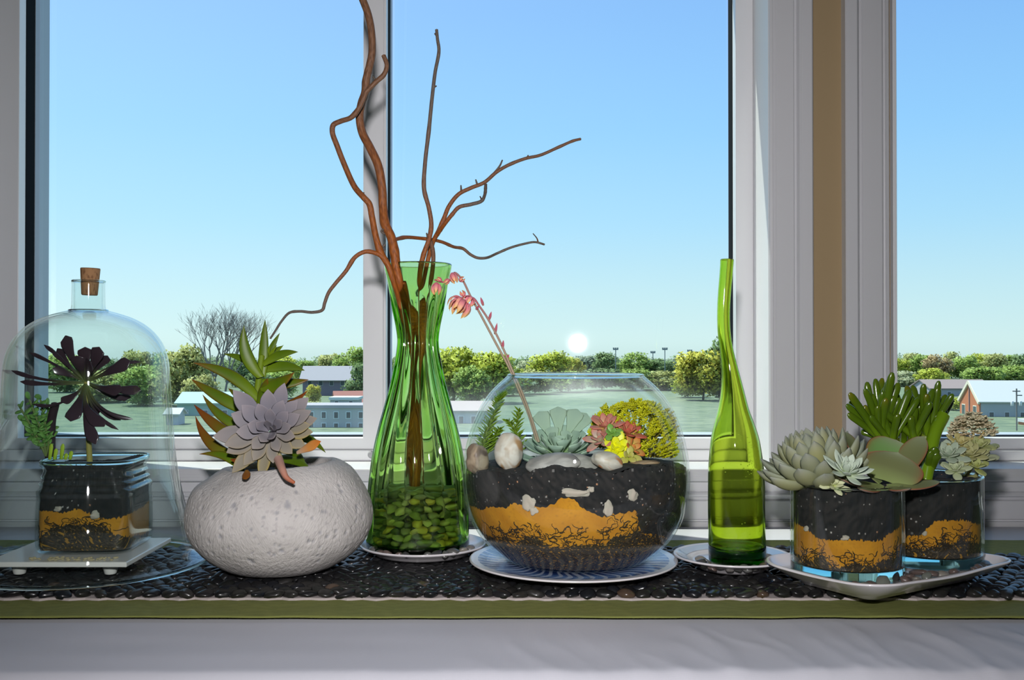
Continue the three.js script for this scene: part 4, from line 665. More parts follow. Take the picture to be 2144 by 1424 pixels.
// --- curly willow branches in the vase
{
  R = rng(940); const bark = tex(128, 256, (u, v) => { const n = tile(u, v, 16, 2) + .5 * tile(u, v * .3, 50, 6); return mixc([.55, .5, .45], [1, 1, 1], clamp(.6 + n, 0, 1)); });
  const bm = std([1, 1, 1], .6, { vertexColors: true, map: bark, bumpMap: bark, bumpScale: .0005 }), low = mk('#8a4a12', .75), up = mk('#6b4a33', .75), grey = mk('#5a5048', .7);
  const D0 = VASE.D, k = D0 / F;
  const branch = (rows, r0, r1, label, twigs = [], shoots = [], c1 = up) => { // rows from the cut end in the vase to the tip: px, py, depth offset, forced inside the vase below its lip
    const b = thing('willow_branch', label, 'branch', W(rows[0][0], rows[0][1], D0 + rows[0][2]), 'willow branches in the green vase');
    const knots = Array.from({ length: 7 }, () => [R(), rr(.04, .14)]), rad = (a, z, dip) => (t) => { let r = lerp(a, z, t) * (dip ? lerp(.42, 1, sstep(.06, .3, t)) : 1); for (const [kt, kr] of knots) r *= 1 + kr * Math.exp(-(((t - kt) / .012) ** 2)); return r; };
    mesh('wood', here(b, ptube(rows.map(([x, y, d]) => [x, y, D0 + d]), rad(r0 * k, r1 * k, true), { n: rows.length * 10, m: 10, vl: 6, color: (t) => mixc(low, c1, sstep(.25, .8, t)) })), bm, b);
    for (const [x, y, d, x2, y2, x3, y3] of twigs) mesh('twig', here(b, ptube([[x, y, D0 + d], [x2, y2, D0 + d], ...(x3 ? [[x3, y3, D0 + d]] : [])], (t) => (2.6 - 1.1 * t) * k, { n: 8, m: 6, color: () => grey })), bm, b);
    for (const [srows, a, z] of shoots) mesh('side_shoot', here(b, ptube(srows.map(([x, y, d]) => [x, y, D0 + d]), rad(a * k, z * k), { n: srows.length * 9, m: 8, vl: 6, color: (t) => mixc(low, grey, sstep(.1, .7, t)) })), bm, b);
  };
  branch([[880, 1040, .012], [877, 960, .012], [872, 900, .01], [866, 800, .015], [856, 720, .012], [845, 650, .0], [836, 590, -.03], [830, 560, -.03], [826, 530, -.03], [819, 497, -.028], [806, 468, -.025], [802, 435, -.02], [800, 395, -.02], [792, 348, -.02], [775, 310, -.015], [758, 276, -.01], [753, 242, -.01], [757, 216, -.012], [764, 195, -.015], [767, 166, -.02], [774, 137, -.02], [779, 110, -.02], [777, 62, -.02], [770, 28, -.02], [758, -4, -.02], [744, -40, -.02]], 10.5, 7.5,
    'thickest brown willow branch rising past the top of the picture by the mullion', [[805, 490, -.03, 798, 484, 804, 480], [806, 512, -.03, 800, 520, 806, 524]], [[[[822, 503, -.03], [850, 497, .0], [880, 499, .02], [905, 502, .025], [926, 507, .02], [950, 517, .01], [970, 521, 0], [985, 533, 0], [1000, 540, 0], [1018, 540, 0], [1042, 530, -.01], [1068, 519, -.01], [1096, 511, -.01], [1120, 507, -.01], [1140, 512, -.01]], 4.0, 2.2], [[[1127, 508, -.01], [1124, 499, -.01], [1116, 489, -.01]], 1.6, 1.0]], up);
  branch([[868, 1040, -.01], [867, 960, -.01], [862, 820, -.012], [852, 720, -.01], [838, 640, -.02], [824, 590, -.036], [812, 555, -.04], [796, 527, -.04], [786, 492, -.04], [779, 455, -.04], [773, 427, -.04], [761, 413, -.04], [743, 392, -.035], [722, 347, -.03], [706, 306, -.03], [696, 277, -.03], [698, 262, -.03], [713, 254, -.032], [735, 246, -.035], [752, 226, -.038], [768, 192, -.04], [788, 171, -.04], [804, 156, -.04], [810, 137, -.04], [803, 116, -.04]], 7.5, 4.6,
    'brown willow branch looping left round a sharp bend before the mullion', [[758, 411, -.04, 762, 403], [785, 166, -.04, 781, 160]], [[[[812, 552, -.04], [798, 536, -.042], [783, 529, -.044], [765, 527, -.046], [744, 538, -.048], [724, 568, -.05], [702, 594, -.05], [688, 613, -.05], [680, 634, -.05], [675, 649, -.05], [655, 654, -.05], [628, 652, -.05], [606, 655, -.05], [590, 672, -.05], [577, 692, -.05], [566, 709, -.05]], 5.0, 2.0], [[[697, 600, -.05], [694, 607, -.05]], 1.6, .9]]);
  branch([[884, 1030, .02], [878, 900, .02], [874, 760, .018], [873, 680, .01], [876, 620, .0], [881, 560, -.01], [888, 530, -.01], [898, 502, -.01], [903, 472, -.01], [898, 436, -.01], [888, 396, -.01], [890, 342, -.01], [898, 272, -.01], [905, 202, -.01], [911, 152, -.01], [919, 106, -.01], [916, 82, -.01], [914, 62, -.01]], 6.2, 3.2, 'straight thin willow branch standing upright against the sky', [[896, 498, -.01, 893, 488], [909, 182, -.01, 914, 180], [914, 74, -.01, 910, 70]], [], grey);
  branch([[870, 880, .0], [872, 780, .005], [874, 700, .01], [879, 640, .015], [888, 585, .02], [897, 540, .02], [906, 508, .015], [918, 484, .01], [930, 456, .01], [940, 432, .01], [960, 407, .01], [985, 394, .01], [1014, 382, .01], [1040, 360, .01], [1066, 345, .01], [1100, 332, .01], [1131, 325, .01], [1170, 308, .01], [1200, 295, .01], [1216, 291, .01]], 6.0, 2.8, 'long willow branch reaching out to the upper right over the fishbowl', [[966, 403, .01, 965, 388], [1000, 389, .01, 996, 376], [1030, 368, .01, 1046, 348, 1052, 335], [1104, 331, .01, 1106, 325]], [[[[914, 493, .012], [930, 470, .0], [946, 450, -.005], [961, 434, -.005], [986, 428, -.005], [1008, 421, -.005], [1015, 408, .0], [1017, 386, .008]], 4.6, 3.4], [[[1009, 419, 0], [1005, 411, 0]], 1.8, 1.2]]);
  branch([[880, 840, -.02], [884, 740, -.018], [888, 660, -.01], [900, 600, .0], [906, 560, .0], [907, 530, .0], [902, 505, .0]], 5.5, 4.2, 'short willow stub ending where the thin branches cross', []);
  branch([[893, 1010, .0], [886, 960, .0], [884, 900, .0], [880, 850, -.005], [872, 700, -.01], [858, 630, -.02], [846, 590, -.03]], 4.0, 5.0, 'slender willow stem standing deep among the pebbles of the vase', [], [], low);
}
// --- fishbowl planting
{
  R = rng(950); const p = plant('grey_echeveria', 'grey green echeveria rosette with two leaning pink flower stalks in the fishbowl', 1172, 946, 1.065), g0 = mk('#7d9a54', .85), g1 = mk('#8fa58f', .8), g2 = mk('#8ba090', .8);
  rosette(p, LM.matte, W(1172, 948, 1.065), V(-.02, 1, .32), { n: 30, a0: .12, a1: 1.45, ap: .7, l0: .016, l1: .041, r: .007, spin: .8, drop: .004, leaf: () => ({ w: .0215, t: .0045, prof: 'spat', cup: .25, bend: -.08, c0: g0, c1: g1, c2: g2, edge: mk('#a3b79a', .8), edgeAmt: .5, keel: 1.4, n: 12, m: 12 }) });
  for (const [tx, ty] of [[1128, 862], [1168, 852], [1208, 857], [1228, 866]]) pleaf(p, LM.matte, [lerp(1172, tx, .2), 938, 1.075], [tx, ty, 1.09], { w: 38, t: 8, prof: 'spat', cup: .25, c0: g0, c1: g1, c2: g2, edge: mk('#a3b79a', .8), edgeAmt: .5 });
  const sc = (t) => mixc(mk('#8a7a66'), mk('#8e3f52'), sstep(.3, .9, t));
  const stalks = [[[1124, 925, 1.06], [1107, 868, 1.06], [1085, 815, 1.062], [1067, 772, 1.064], [1040, 722, 1.066], [1008, 662, 1.07], [984, 618, 1.072], [968, 586, 1.074], [952, 571, 1.076], [946, 582, 1.07], [938, 590, 1.066], [922, 590, 1.064], [910, 586, 1.064]], [[1128, 925, 1.056], [1110, 868, 1.055], [1090, 815, 1.056], [1071, 772, 1.058], [1050, 722, 1.06], [1020, 665, 1.062], [1003, 640, 1.064], [992, 625, 1.064], [980, 622, 1.062], [966, 624, 1.06]]];
  for (const s of stalks) mesh('flower_stalk', here(p, ptube(s, (t) => .0014 - .0005 * t, { n: 60, m: 8, color: sc })), LM.matte, p);
  for (const [x, y, x2, y2, D] of [[1036, 700, 1041, 676, 1.063], [1052, 730, 1054, 712, 1.06], [1024, 670, 1029, 652, 1.062], [1060, 752, 1066, 742, 1.06], [1012, 640, 1006, 622, 1.064], [996, 648, 1004, 640, 1.068]]) pleaf(p, LM.matte, [x, y, D], [x2, y2, D - .004], { name: 'bract', w: 6, prof: 'lance', c0: mk('#8e5a52'), c1: mk('#9a4a5a'), n: 6, m: 8 });
  const flower = (x, y, x2, y2, D, open) => { // five pink petals round a yellow throat
    const b = W(x, y, D), e = W(x2, y2, D - .004), ax = e.clone().sub(b).normalize(), L = b.distanceTo(e), s1 = V(0, 0, 1).addScaledVector(ax, -ax.z).normalize(), s2 = ax.clone().cross(s1), list = [];
    for (let i = 0; i < 5; i++) { const a = i / 5 * TAU, q = s1.clone().multiplyScalar(Math.cos(a)).addScaledVector(s2, Math.sin(a)); list.push(leaf(b.clone().addScaledVector(q, .0008), e.clone().addScaledVector(q, L * (.22 + open * .35)), { face: q.clone().negate(), w: L * .36, t: L * .13, bend: -.18 * (1 + open), prof: 'point', c0: mk('#c86a7c'), c1: mk('#d98288'), c2: mk('#dcb45a'), tipPow: 1.2, n: 8, m: 8 })); }
    mesh('flower', here(p, mergeGeometries(list)), LM.thin, p); };
  flower(946, 572, 954, 592, 1.066, 0); flower(962, 588, 971, 582, 1.07, .2); flower(914, 592, 913, 616, 1.06, .2); flower(924, 588, 915, 582, 1.06, 0); flower(940, 585, 931, 594, 1.06, 0); flower(972, 620, 966, 610, 1.058, .2); flower(966, 624, 950, 640, 1.056, .7); flower(972, 628, 956, 660, 1.054, .7); flower(988, 622, 976, 638, 1.058, .7); flower(966, 626, 948, 650, 1.058, .8);
  // spiky stonecrop at the left
  const s = plant('needle_stonecrop', 'leaning green stonecrop with bristly needle leaves at the left of the fishbowl', 1016, 945, 1.07), needles = [];
  for (const st of [[[1010, 952, 1.07], [1016, 915, 1.07], [1032, 872, 1.07], [1044, 842, 1.07], [1051, 824, 1.07]], [[1020, 952, 1.08], [1028, 925, 1.08], [1046, 898, 1.08]], [[1092, 950, 1.08], [1088, 920, 1.085], [1074, 895, 1.09], [1062, 880, 1.09]], [[1080, 930, 1.09], [1082, 895, 1.095], [1086, 858, 1.095]]]) {
    const c = new THREE.CatmullRomCurve3(st.map(([x, y, D]) => W(x, y, D))); mesh('stem', here(s, tube(c.getPoints(8), .0011, { color: () => mk('#5f6f1e'), m: 6 })), LM.matte, s); const N = st.length > 4 ? 130 : st[0][0] > 1060 ? 34 : 55;
    for (let i = 0; i < N; i++) { const t = lerp(.08, 1, i / N), q = c.getPoint(t), a = i * 2.4, d = c.getTangent(t).multiplyScalar(.7).add(V(Math.cos(a), rr(-.2, .2), Math.sin(a))).normalize(); needles.push(leaf(q, q.clone().addScaledVector(d, rr(.009, .0135) * (1.1 - .4 * t)), { w: .0021, t: .0013, prof: 'lance', c0: mk('#55750f', .95), c1: mk('#64801a', .9), c2: mk('#7d9626', .9), n: 3, m: 5, bend: -.08 })); } }
  tag(mesh('needle_leaves', here(s, mergeGeometries(needles)), LM.wax, s), null, null, null, 'stuff');
  // yellow green stonecrop: a dense mound of tiny leafy sprigs
  const y = plant('golden_stonecrop', 'dense mound of tiny yellow green stonecrop filling the right of the fishbowl', 1345, 950, 1.09), bits = [], stems = [];
  const tiny = leaf(V(0, 0, 0), V(0, 1, 0), { w: .55, t: .4, prof: 'oval', c0: [1, 1, 1], n: 3, m: 5 });
  for (let i = 0; i < 680; i++) {
    const a = rr(0, TAU), h = rr(-.45, 1), rad = Math.sqrt(Math.max(0, 1 - h * h)) * rr(.86, 1.03) * (1 + .12 * noise(a * 2, h * 3)), px = 1332 + 92 * rad * Math.cos(a), py = 920 - 80 * h * (1 + .1 * noise(a, 3)) - (px < 1270 ? 12 : 0), D = 1.088 - .042 * rad * Math.sin(a);
    if (px > 1415 || (py > 935 && px < 1325) || py > 962) continue; const c = W(px, py, D), o = V((px - 1337) / 84, .55 + h * .5, rad * Math.sin(a)).normalize(), col = mixc(mk('#aaa208', .62), mk('#c8c21c', .62), R()), c2 = mixc(col, mk('#7f8a0a', .75), .5 * R());
    for (let j = 0; j < 9; j++) { const b = j * 2.4, q = tiny.clone(), d = o.clone().multiplyScalar(lerp(.2, 1, j / 9)).add(V(Math.cos(b), Math.sin(b * 1.7) * .6, Math.sin(b)).multiplyScalar(.8)).normalize(), L = rr(.0026, .0042); q.applyMatrix4(new THREE.Matrix4().compose(c.clone().addScaledVector(o, -.0035 + j * .0006), new THREE.Quaternion().setFromUnitVectors(V(0, 1, 0), d), V(L, L, L))); tint(q, mixc(col, c2, R())); bits.push(q); }
    if (i % 12 === 0) stems.push(tube([c, c.clone().lerp(W(1345, 948, 1.088), .5), W(1335 + rr(-40, 60), 958, 1.088 + rr(-.02, .02))], .0005, { n: 4, m: 4, color: () => mk('#8a7a1c') }));
  }
  tag(mesh('leafy_sprigs', here(y, mergeGeometries(bits)), LM.thin, y), null, null, null, 'stuff'); tag(mesh('stems', here(y, mergeGeometries(stems)), LM.matte, y), null, null, null, 'stuff');
  // small coloured rosettes
  const small = (px, py, D, n, l, label, c0, c1, c2, edge, ax = V(0, .8, .8), w = .0105) => { const q = plant('colored_rosette', label, px, py, D, 'succulent', 'small rosettes in the fishbowl'); rosette(q, LM.wax, W(px, py, D), ax, { n, a0: .2, a1: 1.5, l0: l * .45, l1: l, r: .002, leaf: () => ({ w, t: .0034, prof: 'point', cup: .1, c0: mk(c0, .75), c1: mk(c1, .75), c2: mk(c2, .75), edge: edge && mk(edge, .75), edgeAmt: .7, n: 7, m: 8 }) }); return q; };
  small(1268, 895, 1.05, 15, .021, 'coral edged rosette beside the yellow green mound', '#b8a64a', '#b07a66', '#b4605a', '#b8584e', V(-.1, 1, .5)); small(1313, 908, 1.045, 13, .019, 'red tipped rosette in front of the yellow green mound', '#8a923f', '#a85f48', '#b44a40', '#b44840', V(.2, 1, .5)); small(1291, 938, 1.03, 13, .017, 'bright yellow star rosette above the orange stained stone', '#d8d41a', '#cfcb18', '#c2c23a', null, V(-.05, .45, 1)); small(1258, 922, 1.04, 11, .019, 'pinkish grey rosette between the echeveria and the yellow star', '#a8a878', '#a08a7c', '#c06a5c', '#c46a60', V(-.4, .8, .6)); small(1322, 938, 1.035, 9, .016, 'small orange green rosette right of the yellow star', '#a8b04a', '#b88a4a', '#c05a24', '#c4582a', V(.6, .5, .6)); small(1281, 908, 1.032, 7, .011, 'tiny round green rosette above the yellow star', '#7a9a3a', '#6a9042', '#6a9040', null, V(0, .6, .8), .008); small(1316, 957, 1.022, 7, .012, 'tiny olive rosette at the tip of the orange stained stone', '#9aa03a', '#a8a050', '#a89a60', null, V(.2, .5, .9), .009);
}
// --- planting of the two cylinders
NEARER = .971;
{
  R = rng(960); const D = 1.02, p = plant('pointed_rosette', 'large grey green rosette of many pointed leaves in the nearer glass cylinder', 1712, 1012, D), g0 = mk('#646b50', 1.05), g1 = mk('#7f8a7c', 1.08), g2 = mk('#8f9c94', 1.05), tp = mk('#7a6a5a', .8), ol = mk('#8c8a52', .8);
  rosette(p, LM.matte, W(1708, 978, D), V(-.26, 1, -.04), { n: 62, a0: .06, a1: 1.36, ap: .8, l0: .036, l1: .047, lp: .5, r: .013, drop: .010, spin: .3, leaf: (f) => ({ w: .0225, t: .0095, prof: 'point', cup: .16, bend: -.12, c0: mixc(g0, ol, f > .5 ? .6 : .3), c1: mixc(g1, ol, .2 + .55 * R()), c2: mixc(g2, tp, .35), tipPow: 4, edge: g2, edgeAmt: .35, keel: 1.7, n: 11, m: 10 }) });
  mesh('stem', here(p, ptube([[1722, 1020, D], [1719, 1000, D], [1716, 985, D]], .008, { color: () => mk('#6a5a4a') })), LM.matte, p);
  const q = plant('pale_offset', 'small pale green rosette between the pointed rosette and the red edged leaves', 1772, 1000, .965);
  rosette(q, LM.matte, W(1772, 988, .962), V(.15, 1, .55), { n: 22, a0: .1, a1: 1.4, l0: .010, l1: .024, r: .003, leaf: () => ({ w: .0095, t: .003, prof: 'point', cup: .15, bend: -.08, c0: mk('#a8b58a', .8), c1: mk('#a9b5a4', .78), c2: mk('#a3b0a0', .78), n: 8, m: 8 }) });
  rosette(q, LM.matte, W(1745, 1016, .978), V(.1, .7, .8), { n: 12, a0: .2, a1: 1.5, l0: .007, l1: .015, r: .002, leaf: () => ({ w: .007, t: .002, prof: 'point', c0: mk('#a8b070'), c1: mk('#a9ad8a'), n: 6, m: 8 }) });
  // broad red edged leaves
  const b = plant('red_edged_echeveria', 'broad oval grey green leaves with red edges leaning out between the glass cylinders', 1850, 1014, 1.0), e0 = mk('#8a9a5e', 1.05), e1 = mk('#747a50', 1.1), e2 = mk('#868e80', .95), rd = mk('#8a3a2a', .95);
  for (const [bx, by, bD, tx, ty, tD, w, prof, face, cup] of [[1856, 1006, 1.0, 1880, 948, .985, 122, 'round', V(-.1, .5, 1), .22], [1852, 1006, 1.02, 1876, 922, 1.045, 112, 'round', V(0, .5, 1), .3], [1842, 1012, 1.005, 1768, 905, 1.02, 62, 'oval', V(.8, .35, .7), .2], [1866, 1006, 1.02, 1934, 914, 1.035, 58, 'oval', V(-.7, .4, .7), .2], [1846, 1018, .99, 1754, 999, .972, 40, 'oval', V(.0, 1, .35), .15], [1858, 1018, .99, 1968, 1009, .985, 40, 'oval', V(0, 1, .3), .15], [1846, 1018, .985, 1800, 1024, .955, 34, 'oval', V(0, 1, .3), .1], [1840, 1008, 1.01, 1790, 930, 1.02, 44, 'oval', V(.5, .4, .8), .2], [1858, 1020, .982, 1905, 1024, .955, 36, 'oval', V(0, 1, .3), .1]])
    pleaf(b, LM.wax, [bx, by, bD], [tx, ty, tD], { w, t: 10, prof, face, cup, bend: -.06, c0: e0, c1: ty === 922 ? mk('#6b9150', 1) : e1, c2: mixc(e2, mk('#7f8a5a', .95), .5), edge: rd, edgeAmt: .85, edgePow: 10, tipPow: 3, n: 18, m: 22, back: mk('#8d7a70', .8) });
  // finger jade
  const j = plant('finger_jade', 'dark green finger jade with many tube shaped leaves in the farther glass cylinder', 1900, 985, 1.08), jg = mk('#41590c', .8), jl = mk('#5f7d12', .8), core = [[1845, 912, 1.07], [1868, 918, 1.06], [1892, 918, 1.085], [1915, 914, 1.065], [1942, 902, 1.08]];
  for (const c of core) mesh('stem', here(j, ptube([[1905, 990, 1.08], [lerp(1905, c[0], .6), 950, 1.08], c], .0062, { color: () => mk('#5d6a1e') })), LM.wax, j);
  mesh('stem', here(j, ptube([[1938, 1004, 1.045], [1946, 960, 1.05], [1958, 905, 1.06], [1975, 870, 1.07]], .0068, { color: () => jl })), LM.gloss, j);
  const tips = [[1779, 824], [1776, 867], [1815, 801], [1833, 794], [1847, 793], [1868, 781], [1861, 795], [1881, 803], [1898, 809], [1911, 808], [1934, 805], [1964, 810], [1951, 830], [1981, 828], [1994, 832], [1811, 815], [1810, 850], [1826, 826], [1853, 812], [1921, 826], [1940, 826], [1926, 848], [1966, 850], [1804, 902], [1822, 870], [1838, 850], [1872, 830], [1888, 838], [1902, 845], [1858, 858], [1880, 868], [1908, 872], [1945, 862], [1838, 886], [1866, 890], [1895, 892], [1925, 885], [1817, 892], [1960, 870], [1932, 900], [1855, 835], [1915, 858]];
  tips.forEach(([x, y], i) => { const c = core.reduce((a, q) => Math.hypot(q[0] - x, q[1] - y) < Math.hypot(a[0] - x, a[1] - y) ? q : a), dz = (i % 5 - 2) * .011, L = Math.hypot(c[0] - x, c[1] - y), f = Math.min(1, 150 / L); const bx = lerp(x, c[0], f), by = lerp(y, c[1] + 8, f); pleaf(j, LM.gloss, [bx, by, c[2] + dz * .3], [x, y, c[2] + dz], { w: rr(15, 18), t: rr(14, 16), prof: 'finger', sway: rr(-.05, .05), c0: jl, c1: jg, c2: mixc(jg, mk('#6a5a14'), i % 4 ? .1 : .5), tipPow: 5, n: 16, m: 10 }); });
  for (let i = 0; i < 56; i++) { const c = pick(core), a = rr(-2.6, -.6), L = rr(60, 112); pleaf(j, LM.gloss, [c[0] + rr(-8, 8), c[1] + rr(-4, 10), c[2]], [c[0] + L * Math.cos(a) * .8, c[1] + L * Math.sin(a), c[2] + rr(-.02, .03)], { w: rr(14, 18), t: rr(13, 16), prof: 'finger', c0: jl, c1: jg, n: 14, m: 8 }); }
  for (const [x, y] of [[1958, 938], [1962, 950], [1950, 945]]) pleaf(j, LM.gloss, [1945, 985, 1.05], [x, y, 1.035], { w: 24, t: 20, prof: 'finger', c0: jl, c1: jg, n: 8 });
  // flowering stonecrop at the back right
  const f = plant('flowering_stonecrop', 'pale green stonecrop with a dried tan flower head at the right of the finger jade', 2020, 995, 1.10), fl = [];
  for (const [x, y, dd] of [[2040, 900, 0], [2015, 895, .01], [2060, 905, -.005]]) mesh('flower_stalk', here(f, ptube([[2022, 996, 1.10], [2028, 950, 1.09], [x, y, 1.085 + dd]], .0014, { color: () => mk('#9a8a5a') })), LM.matte, f);
  for (let i = 0; i < 300; i++) { const a = rr(0, TAU), r = Math.sqrt(R()), px = 2034 + 46 * r * Math.cos(a) + (R() < .3 ? rr(0, 8) : 0), py = 912 - 44 * Math.sqrt(Math.max(0, 1 - r * r)) * rr(.6, 1.05) + rr(-6, 8), Dd = 1.085 - .03 * Math.sqrt(Math.max(0, 1 - r * r)) * rr(-1, 1), c = W(px, py, Dd), col = mixc(mk('#b0a080', .62), mk('#d4c8a8', .62), R()); for (let k = 0; k < 5; k++) { const b = k / 5 * TAU + i, q = tiny5(); q.applyMatrix4(new THREE.Matrix4().compose(c, new THREE.Quaternion().setFromUnitVectors(V(0, 1, 0), V(Math.cos(b), .5, Math.sin(b)).normalize()), V(.0038, .0038, .0038))); tint(q, mixc(col, mk('#8a6a4a'), .5 * R())); fl.push(q); } }
  tag(mesh('flower_head', here(f, mergeGeometries(fl)), LM.matte, f, 'dried tan flower head'), null, null, null, 'stuff');
  for (const [x, y, D2, n, l, ca, cb, w] of [[1985, 955, 1.07, 18, .021, '#9aa58a', '#9aa894', .0125], [2030, 955, 1.07, 20, .019, '#a09a5a', '#9a9a6a', .0105], [2050, 935, 1.08, 12, .015, '#8f9a4a', '#9aa06a', .010], [2008, 930, 1.08, 12, .016, '#b0a04a', '#a8a06a', .010], [2040, 978, 1.06, 10, .017, '#a8a428', '#98a060', .0105], [2000, 985, 1.055, 14, .015, '#a2ac7a', '#a0aa88', .009], [2055, 962, 1.075, 8, .018, '#98a06a', '#a2a888', .011], [2066, 942, 1.085, 7, .013, '#8a9460', '#8f9870', .009]])
    rosette(f, LM.matte, W(x, y, D2), V(rr(-.3, .3), 1, .6), { n, a0: .15, a1: 1.5, l0: l * .45, l1: l, r: .002, leaf: () => ({ w, t: .0036, prof: 'oval', cup: .12, c0: mk(ca, .78), c1: mk(cb, .78), c2: mk(cb, .78), edge: mk('#b5b59a', .8), edgeAmt: .3, n: 7, m: 8 }) });
  for (const [x, y] of [[2035, 955], [1990, 965], [2045, 975]]) mesh('stem', here(f, ptube([[2020, 1000, 1.095], [x, y + 20, 1.08], [x, y, 1.075]], .0022, { color: () => mk('#8a8a5a'), m: 6 })), LM.matte, f);
}
NEARER = 1;
function tiny5() { return leaf(V(0, 0, 0), V(0, 1, 0), { w: .6, t: .3, prof: 'oval', c0: [1, 1, 1], n: 2, m: 4 }); }

// ------------------------------------------------------------------ the town outside, several storeys below eye level
const GY = -10.5;
const at = (px, d) => (px - 1072) / F * d;
{
  const grass = tex(512, 512, (u, v) => { const n = tile(u, v, 14, 2) + .6 * tile(u, v, 50, 5); return mixc([.08, .125, .075], [.15, .20, .115], clamp(.5 + n, 0, 1)); });
  const g = grid(40, 40, (u, v) => V(lerp(-520, 520, u), GY + 1.2 * fbm(u * 6, v * 6, 2) * sstep(.0, .3, v), lerp(-45, -900, v)), false, [30, 25]);
  struct('ground', flipUp(g), std([1, 1, 1], .95, { map: grass }));
}
function flipUp(g) { const n = g.attributes.normal; if (n.getY(0) < 0) { const ix = g.index.array; for (let i = 0; i < ix.length; i += 3) { const t = ix[i]; ix[i] = ix[i + 1]; ix[i + 1] = t; } g.computeVertexNormals(); } return g; }
// crowns: thousands of small leaf facets gathered in clumps inside a rounded hull
function crownGeo(seed, n, clumps, droop = 0) {
  const r = rng(seed * 31 + 3), P = [], Nn = [], cl = []; const v = V();
  for (let i = 0; i < clumps; i++) { const a = r() * TAU, h = r() * 1.9 - .95, w = Math.sqrt(1 - Math.min(.95, h * h)) * (.55 + .38 * r()); cl.push([Math.cos(a) * w * .78, h * .74 - droop * w * w, Math.sin(a) * w * .78, .26 + .2 * r()]); }
  for (let i = 0; i < n; i++) {
    const [x, y, z, s] = cl[i % clumps]; v.set(r() * 2 - 1, r() * 2 - 1, r() * 2 - 1); if (v.lengthSq() > 1) v.normalize(); v.normalize().multiplyScalar(Math.pow(r(), .4) * s); const cx = x + v.x, cy = y + v.y * .85, cz = z + v.z, q = .035 + .04 * r();
    const e1 = V(r() - .5, r() - .5, r() - .5).normalize(), e2 = e1.clone().cross(V(r() - .5, r() - .5, r() - .5)).normalize(); const nrm = v.clone().normalize().lerp(V(cx, cy + .3, cz).normalize(), .5).normalize();
    for (const [a, b] of [[-1, -1], [1, -.6], [.2, 1]]) { P.push(cx + (e1.x * a + e2.x * b) * q, cy + (e1.y * a + e2.y * b) * q, cz + (e1.z * a + e2.z * b) * q); Nn.push(nrm.x, nrm.y, nrm.z); }
  }
  const g = new THREE.BufferGeometry(); g.setAttribute('position', new THREE.Float32BufferAttribute(P, 3)); g.setAttribute('normal', new THREE.Float32BufferAttribute(Nn, 3)); return g;
}
const CROWN = [1, 2, 3, 4, 5].map((s) => crownGeo(s, 3800, 26 + s * 4, s === 5 ? .15 : 0)), SPARSE = crownGeo(9, 1500, 30);
const trunkGeo = mergeGeometries([tube([V(0, 0, 0), V(.02, .5, .01), V(0, 1, 0)], (t) => .055 * (1 - .5 * t), { m: 7 }), tube([V(0, .6, 0), V(.2, .9, .1), V(.4, 1.25, .15)], (t) => .03 * (1 - .6 * t), { m: 5 }), tube([V(0, .65, 0), V(-.2, .95, -.05), V(-.35, 1.2, -.2)], (t) => .03 * (1 - .6 * t), { m: 5 })]);
const leafC = { lime: [.66, .74, .13], yellow: [.74, .72, .15], mid: [.44, .60, .17], dark: [.30, .43, .20], blue: [.42, .52, .40], olive: [.58, .62, .26], pale: [.70, .76, .52], rust: [.62, .50, .28] };
const leafMats = Object.fromEntries(Object.entries(leafC).map(([k, c]) => [k, phys(c, .9, { transmission: .45, thickness: 0, specularIntensity: .2 })])), barkM = std([.10, .085, .07], .9);
let treeN = 0;
function tree(px, top, wpx, d, tone, label, o = {}) { // stands on the ground d metres away; crown wpx wide, its top seen at that height
  const h = W(px, top, d).y - GY, r = wpx * d / F / 2, ch = Math.min(h * .93, r * (o.tall ?? 1.9) * 1.35), t = thing('tree', label, 'tree', [at(px, d), GY, -d], o.group ?? 'trees beyond the windows');
  const c = mesh('crown', CROWN[treeN++ % 5], leafMats[tone], t); c.scale.set(r * 1.42, ch / 1.7, r * 1.3); c.position.y = h - ch / 2; c.rotation.y = treeN * 1.7;
  const tr = mesh('trunk', trunkGeo, barkM, t); tr.scale.set(h * .45, h - ch * .7, h * .45); return t;
}
R = rng(500);
